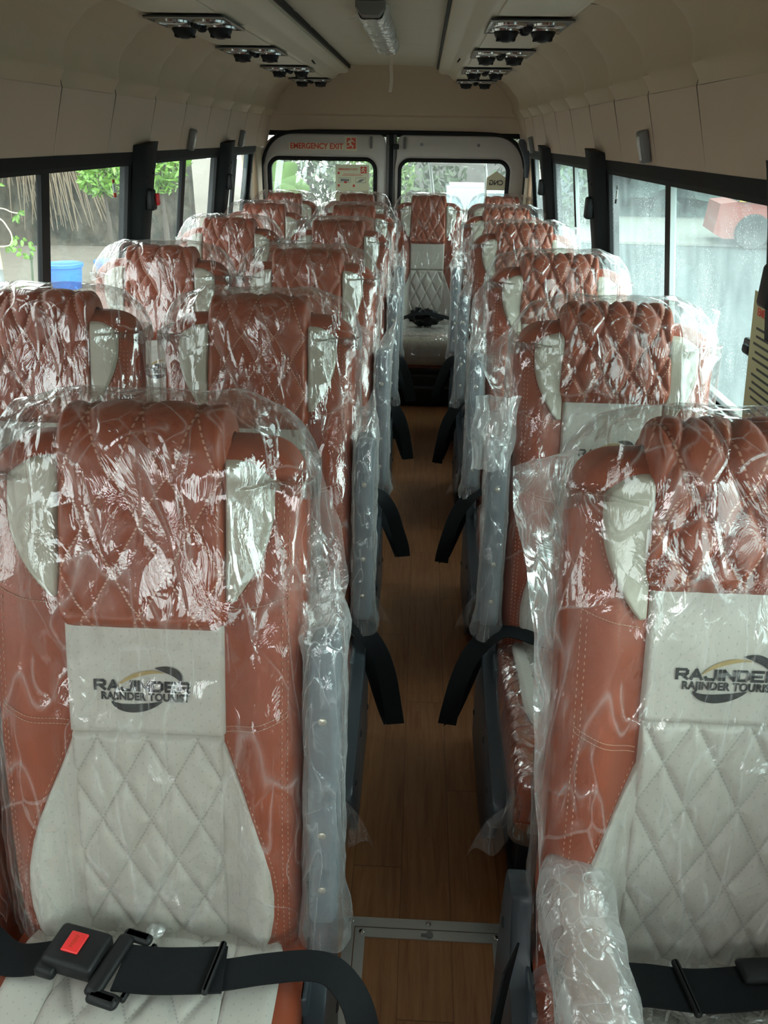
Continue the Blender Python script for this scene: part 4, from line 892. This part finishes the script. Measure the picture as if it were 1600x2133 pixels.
b = MB(); b.ribbon(catmull([(-.13, -.03, .0), (-.06, -.06, .03), (.02, -.05, .035), (.12, -.06, .02), (.17, -.03, .0)], 6), (0, .018, .006)); obj('strap', b, MT['belt'], t)

# ------------------------------------------------------------------ floor hatch
t = thing('floor_hatch', 'wood vinyl floor hatch framed in screwed aluminium strips', 'floor hatch', (.06, .80, 0))
HX0, HX1, HY = -.112, .232, 1.105
def strip(mb, a, c, wd, z=.0015, miter=(0, 0)):
    a, c = Vector(a), Vector(c); d = (c-a).normalized(); n = Vector((-d.y, d.x, 0))
    v = [a-d*miter[0]*0, c, c+n*wd-d*wd*miter[1], a+n*wd+d*wd*miter[0]]
    mb.prism([(p.x-.06, p.y-.80, .0003) for p in v], (0, 0, .003))
for k, (ins, wd) in enumerate(((0, .0215), (.0235, .0205))):
    for a, c, nm in (((HX1-ins, HY-ins), (HX0+ins, HY-ins), 0), ((HX0+ins, HY-ins), (HX0+ins, .2), 1), ((HX1-ins, .2), (HX1-ins, HY-ins), 2)):
        b = MB(); strip(b, (*a, 0), (*c, 0), wd, miter=(1 if nm != 2 else 0, 1 if nm != 1 else 0)); obj('metal_strip', b, MT['alu'], t, smooth=False)
for x, y in ((HX0+.014, HY-.010), (HX0+.037, HY-.034), (.06, HY-.010), (HX1-.013, HY-.010), (HX1-.036, HY-.033), (HX1-.012, .93), (HX1-.034, .925), (HX0+.034, .80)): b = MB(); b.lathe((x-.06, y-.80, .003), [(.006, 0), (.0055, .002), (.003, .003)], 12); obj('screw', b, MT['chrome'], t)
b = MB(); b.lathe((.062-.06, HY-.034-.80, .003), [(.008, 0), (.007, .004), (.003, .005)], 12); b.box((.052-.06, HY-.036-.80, .006), (.014, .005, .004)); obj('latch', b, MT['greypl'], t)

# ------------------------------------------------------------------ outside
GZ = -.62
def flatob(name, pts, mat, lab=None, cat=None, kind=None):
    b = MB(); b.prism(pts, (0, 0, -.05)); o = obj(name, b, mat, smooth=False)
    if kind: o['kind'] = kind
    if lab: tag(o, lab, cat)
    return o
flatob('ground', [(-60, -20, GZ), (1.8, -20, GZ), (1.8, 80, GZ), (-60, 80, GZ)], MT['dirt'], kind='structure')
flatob('road', [(1.8, -20, GZ), (60, -20, GZ), (60, 80, GZ), (1.8, 80, GZ)], MT['road'], kind='structure')
flatob('kerb_strip', [(2.2, 18.6, GZ+.06), (60, 15.5, GZ+.06), (60, 25, GZ+.06), (2.2, 25, GZ+.06)], MT['kerb'], kind='structure')
b = MB(); rows = []; rng = np.random.default_rng(5)
for i in range(61):
    x = -22+i*.3; rows.append([(x, 16.3+.05*rng.normal()+(x+8)*.04, GZ+z*.22) for z in range(0, 19)])
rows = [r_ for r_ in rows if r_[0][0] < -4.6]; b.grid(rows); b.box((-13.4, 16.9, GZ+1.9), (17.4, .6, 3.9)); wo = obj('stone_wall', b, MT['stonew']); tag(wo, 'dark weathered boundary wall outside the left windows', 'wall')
t = thing('hanging_roots', 'dry brown roots trailing down the boundary wall outside', 'roots', (-6.9, 15.9, 2.4)); b = MB()
for k in range(110):
    x0 = random.uniform(-.55, .45); x1 = x0*1.7+random.uniform(-.35, .45); L_ = random.uniform(1.7, 2.7)
    b.tube([(x0, 0, 0), ((x0+x1)/2+random.uniform(-.15, .15), -.15, -L_*.5), (x1, -.05, -L_)], [.020, .014, .006], 5)
o = obj('root_strands', b, MT['root'], t); o['kind'] = 'stuff'
for (x, y, r_, h, lab) in ((-5.18, 11.65, .25, .35, 'open blue plastic bucket on the dirt outside, the larger one'), (-4.93, 12.6, .17, .27, 'small blue plastic bucket partly hidden beside the larger bucket')):
    t = thing('bucket', lab, 'bucket', (x, y, GZ), 'blue buckets outside'); b = MB(); b.lathe((0,0,0), [(r_*.01, .0), (r_*.8, 0), (r_*.97, h-.04), (r_*.98, h), (r_*.93, h), (r_*.76, .03), (.01, .03)], 32); obj('bucket_body', b, MT['blue'], t)
    b = MB(); b.lathe((0,0,0), [(r_*.98, h-.05), (r_*1.06, h-.045), (r_*1.07, h), (r_*.99, h+.006), (r_*.93, h-.004)], 32); obj('rim', b, MT['blue'], t)
def leaves(mb, c, rad, n, ls, rng, flat=1.):
    for _ in range(n):
        d = rng.normal(size=3); d /= np.linalg.norm(d); p = np.array(c)+d*rad*np.array([1, 1, flat])*rng.uniform(.3, 1)**.5
        a = rng.normal(size=3); a /= np.linalg.norm(a); b_ = np.cross(a, rng.normal(size=3)); b_ /= np.linalg.norm(b_); l = ls*rng.uniform(.6, 1.3)
        mb.add([p-a*l, p+b_*l*.38, p+a*l, p-b_*l*.38], [(0, 1, 2, 3)])
def tree(name, x, y, lab, cz, rad, n, ls, mat, trunk=True, flat=.9, z0=None):
    z0 = GZ if z0 is None else z0
    t = thing(name, lab, 'tree' if 'tree' in name else 'plant', (x, y, z0)); rng = np.random.default_rng(int(abs(x*37+y*11))+1); b = MB(); leaves(b, (0, 0, cz-z0), rad, n, ls, rng, flat); obj('foliage', b, mat, t, smooth=False)
    if trunk: b = MB(); b.tube(catmull([(0, 0, 0), (.05*rad, 0, (cz-z0)*.5), (0, 0, cz-z0)], 4), [.10*rad]*5+[.06*rad]*4, 8); obj('trunk', b, MT['bark'], t)
tree('leafy_tree', -5.35, 14.0, 'bright leaves hanging before the dark wall, nearest left window', .80, .42, 420, .085, MT['leaf'], flat=.8)
tree('leafy_tree', -3.75, 12.0, 'bright green leaf spray at the top of second left window', 1.05, .42, 380, .09, MT['leaf'])
tree('leafy_tree', -2.3, 17, 'dark leafy bush behind the left part of left rear window', .9, .8, 900, .10, MT['leafd'])
tree('leafy_tree', -1.2, 18.5, 'green bush behind the emergency sheet on rear window', .75, 1.0, 1100, .11, MT['leafm'])
tree('leafy_tree', -.2, 23, 'hazy brownish bush behind the right rear window', .4, 1.4, 1100, .14, MT['leafd'])
tree('leafy_tree', 3.4, 22.2, 'small dark tree behind the second right window', .6, 1.6, 1200, .15, MT['leafd'])
b = MB(); rows = []; rng = np.random.default_rng(15)
for i in range(90): rows.append([(4.6+i*.35, 25+.4*rng.normal()*(z > 0), GZ+z*.30+.1*rng.normal()*(z > 0)) for z in range(0, 14)])
b.grid(rows); o = obj('hedge', b, MT['shop']); tag(o, 'dark bluish hedge beyond the road, seen through right windows', 'hedge')
b = MB(); b.box((1.6, 34, GZ+1.1), (7, .3, 2.6)); o = obj('roadside_wall', b, MT['wallp'], smooth=False); tag(o, 'pale wall far behind the right rear window', 'wall')
b = MB(); b.box((0, 0, 0), (2.6, 2, 4.0)); b.box((0, 0, 2.05), (2.9, 2.3, .15)); o = obj('distant_building', b, MT['white'], loc=(-3.2, 27, GZ+2), smooth=False); tag(o, 'pale building far behind the left rear window', 'building')
# plants near the left window and the rear door
def broad_plant(name, loc, lab, specs, mat):
    t = thing(name, lab, 'plant', loc)
    for (p, d, L_, wd) in specs:
        p = Vector(p); d = Vector(d).normalized(); sdv = d.cross(Vector((.2, 1, .1))).normalized(); up_ = sdv.cross(d); b = MB(); rows = []
        for i in range(9):
            q = i/8; w_ = wd*math.sin(PI*min(.98, q*.9+.06))**.8; c_ = p+d*L_*q-Vector((0, 0, .25*L_*q*q)); rows.append([c_-sdv*w_+up_*w_*.25, c_, c_+sdv*w_+up_*w_*.25])
        b.grid(rows); obj('leaf', b, mat, t, smooth='all')
    b = MB(); b.tube([(0, 0, 0), Vector(specs[0][0])*.55, Vector(specs[0][0])], .012, 6); obj('stem', b, MT['leafd'], t)
sp = [((.0, 0, 1.50), (math.cos(a), -.2, math.sin(a)), .26, .065) for a in (.1, .9, 1.7, 2.5, -.6, 3.6)]
broad_plant('broad_leaf_plant', (-1.12, 6.5, GZ+.25), 'bright broad-leaved plant just outside the left rear window', sp, MT['leaf'])
sp = [((.10*math.cos(a*2.3), .03*math.sin(a*5), .86+.11*math.sin(a*1.7)), (math.cos(a), -.3, math.sin(a)*.9+.2), .060, .026) for a in np.linspace(0, 6, 22)]
broad_plant('leafy_sapling', (-4.55, 9.2, GZ), 'small round-leaved sapling outside, left of the buckets', sp, MT['leaf'])
sp = [((0, 0, .1), (math.cos(a), 0, 2.2), .42, .02) for a in (.3, 1.5, 2.9, 2.0)]
broad_plant('grass_tuft', (-4.75, 9.6, GZ), 'spiky grass tuft outside at the lower left', sp, MT['leaf'])
t = thing('vine', 'thin yellow-green vine with drooping leaves at the left edge', 'plant', (-2.40, 4.5, .0)); b = MB()
b.tube(catmull([(-.15, 0, 1.09), (.06, 0, 1.03), (.115, 0, .97), (.128, 0, .92), (.105, 0, .88), (.02, 0, .87), (-.1, 0, .86)], 6), .0035, 6); b.tube(catmull([(-.15, 0, 1.07), (.08, 0, 1.075), (.15, 0, 1.055), (.185, 0, 1.05)], 5), .003, 6); obj('stem', b, MT['signborder'], t)
rng = np.random.default_rng(8)
for c_ in ((.185, 0, 1.055), (.17, 0, 1.04), (.10, 0, 1.20), (.09, 0, .88)):
    for k in range(5):
        a = rng.uniform(-2.4, .2); b = MB(); d = Vector((math.cos(a), -.1, math.sin(a))); n = Vector((-d.z, 0, d.x)); p = Vector(c_); b.grid([[p+d*.045*q-n*.008*math.sin(PI*q), p+d*.045*q+Vector((0, .004, 0)), p+d*.045*q+n*.008*math.sin(PI*q)] for q in np.linspace(0, 1, 6)]); obj('leaf', b, MT['leaf'], t, smooth='all')
t = thing('signpost', 'pale post with a small numbered plate, at the left frame edge', 'sign', (-2.37, 4.45, GZ)); b = MB(); b.tube([(0, 0, 0), (0, 0, 1.42)], .032, 12); obj('post', b, MT['post'], t)
b = MB(); b.box((.02, -.045, 1.46), (.085, .01, .15)); pl = obj('plate', b, MT['signborder'], t, smooth=False)
for k, tx in enumerate(('29', '03')): b = text_mesh(tx, .036, .0005, .001); xform(b, frame((.030, -.052, 1.485-.05*k), (1,0,0), (0,0,1))); obj('numerals', b, MT['inkd'], pl, smooth=False)
# ladder on the back of the bus
t = thing('rear_ladder', 'pale metal ladder outside the right rear window', 'ladder', (.22, 5.86, .6))
for x0, x1 in ((-.185, -.12), (.19, .235)): b = MB(); b.tube([(x0-.03, -.21, .88), (x0-.02, -.02, .90), (x0, 0, .73), (x1+.0, 0, .30), (x1, -.20, .28)], .011, 8); obj('rail', b, MT['ladder'], t)
for z in (.80, .695, .40): b = MB(); b.box((.005, 0, z), (.37, .03, .022), bev=.006); obj('rung', b, MT['white'], t)
def car(name, lab, loc, sc, paint, cat='car', rotz=0, stripe=False):
    t = thing(name, lab, cat, loc, rotz=rotz); L_, W_, H_ = 1.7*sc, .72*sc, 1.0
    low = [(-1, .25), (-1.0, .62), (-.93, .78), (-.55, .86), (-.35, .90), (.75, .95), (.98, .88), (1.0, .30), (.9, .20), (-.9, .20)]
    b = MB(); b.grid([[(x*W_*k, y*L_, z*sc*.85) for y, z in low] for x, k in ((-1, .96), (-.96, 1), (.96, 1), (1, .96))], True, True); obj('body', b, paint, t)
    cab = [(-.52, .86), (-.28, 1.36), (-.1, 1.43), (.55, 1.42), (.82, .94)]
    b = MB(); b.grid([[(x*W_, y*L_*k, (z if z < 1 else z)*sc*.85) for y, z in cab] for x, k in ((-.93, 1), (-.80, .99), (.80, .99), (.93, 1))], True, True); obj('cabin', b, MT['carg'], t)
    b = MB(); b.box((0, .22*L_, 1.43*sc*.85), (1.62*W_, .75*L_, .05), bev=.02)
    for sx_ in (-.82, .82): b.tube([(sx_*W_, -.5*L_, .87*sc*.85), (sx_*W_*.97, -.24*L_, 1.38*sc*.85)], .03, 6); b.tube([(sx_*W_, .10*L_, .9*sc*.85), (sx_*W_*.97, .12*L_, 1.40*sc*.85)], .03, 6)
    obj('roof', b, paint, t)
    for sx_ in (-1, 1):
        for y in (-.62, .62): b = MB(); b.lathe((sx_*W_*.95, y*L_, .30*sc), [(.02, -.09), (.28*sc, -.09), (.30*sc, -.05), (.30*sc, .05), (.28*sc, .09), (.12*sc, .09), (.10*sc, .07), (.02, .07)], 20, Vector((sx_, 0, 0))); obj('wheel', b, MT['tyre'], t)
        b = MB(); b.box((sx_*W_*.72, -L_*1.0, .66*sc*.85), (.24*sc, .04, .12*sc), bev=.02); obj('headlamp', b, MT['lens'], t)
    if stripe: b = MB(); b.box((0, 0, .98*sc*.85), (W_*2.06, L_*1.6, .09)); obj('stripe', b, MT['yellow'], t)
    return t
car('parked_car', 'white car parked behind the bus, seen through right rear window', (1.15, 18.5, GZ-.05), .98, MT['carw'])
car('red_van', 'blurred faded red vehicle with a yellow band across the road', (8.4, 18.6, GZ), 1.2, MT['redcar'], 'vehicle', rotz=math.radians(80), stripe=True)
# unseen bus front, windscreen narrowed to a slot to cut glare on the film
b = MB(); b.box((XC, -1.65, .56), (1.9, .12, 1.12), bev=.02); b.box((XC, -1.65, 1.64), (1.9, .12, .54), bev=.02); b.box((XC-.02, -1.64, 1.2), (.10, .08, .5), bev=.01); b.box((XC-.75, -1.6, 1.2), (.3, .08, .5), bev=.01); b.box((XC+.78, -1.6, 1.2), (.3, .08, .5), bev=.01); struct('wall_front', b, MT['lower'])
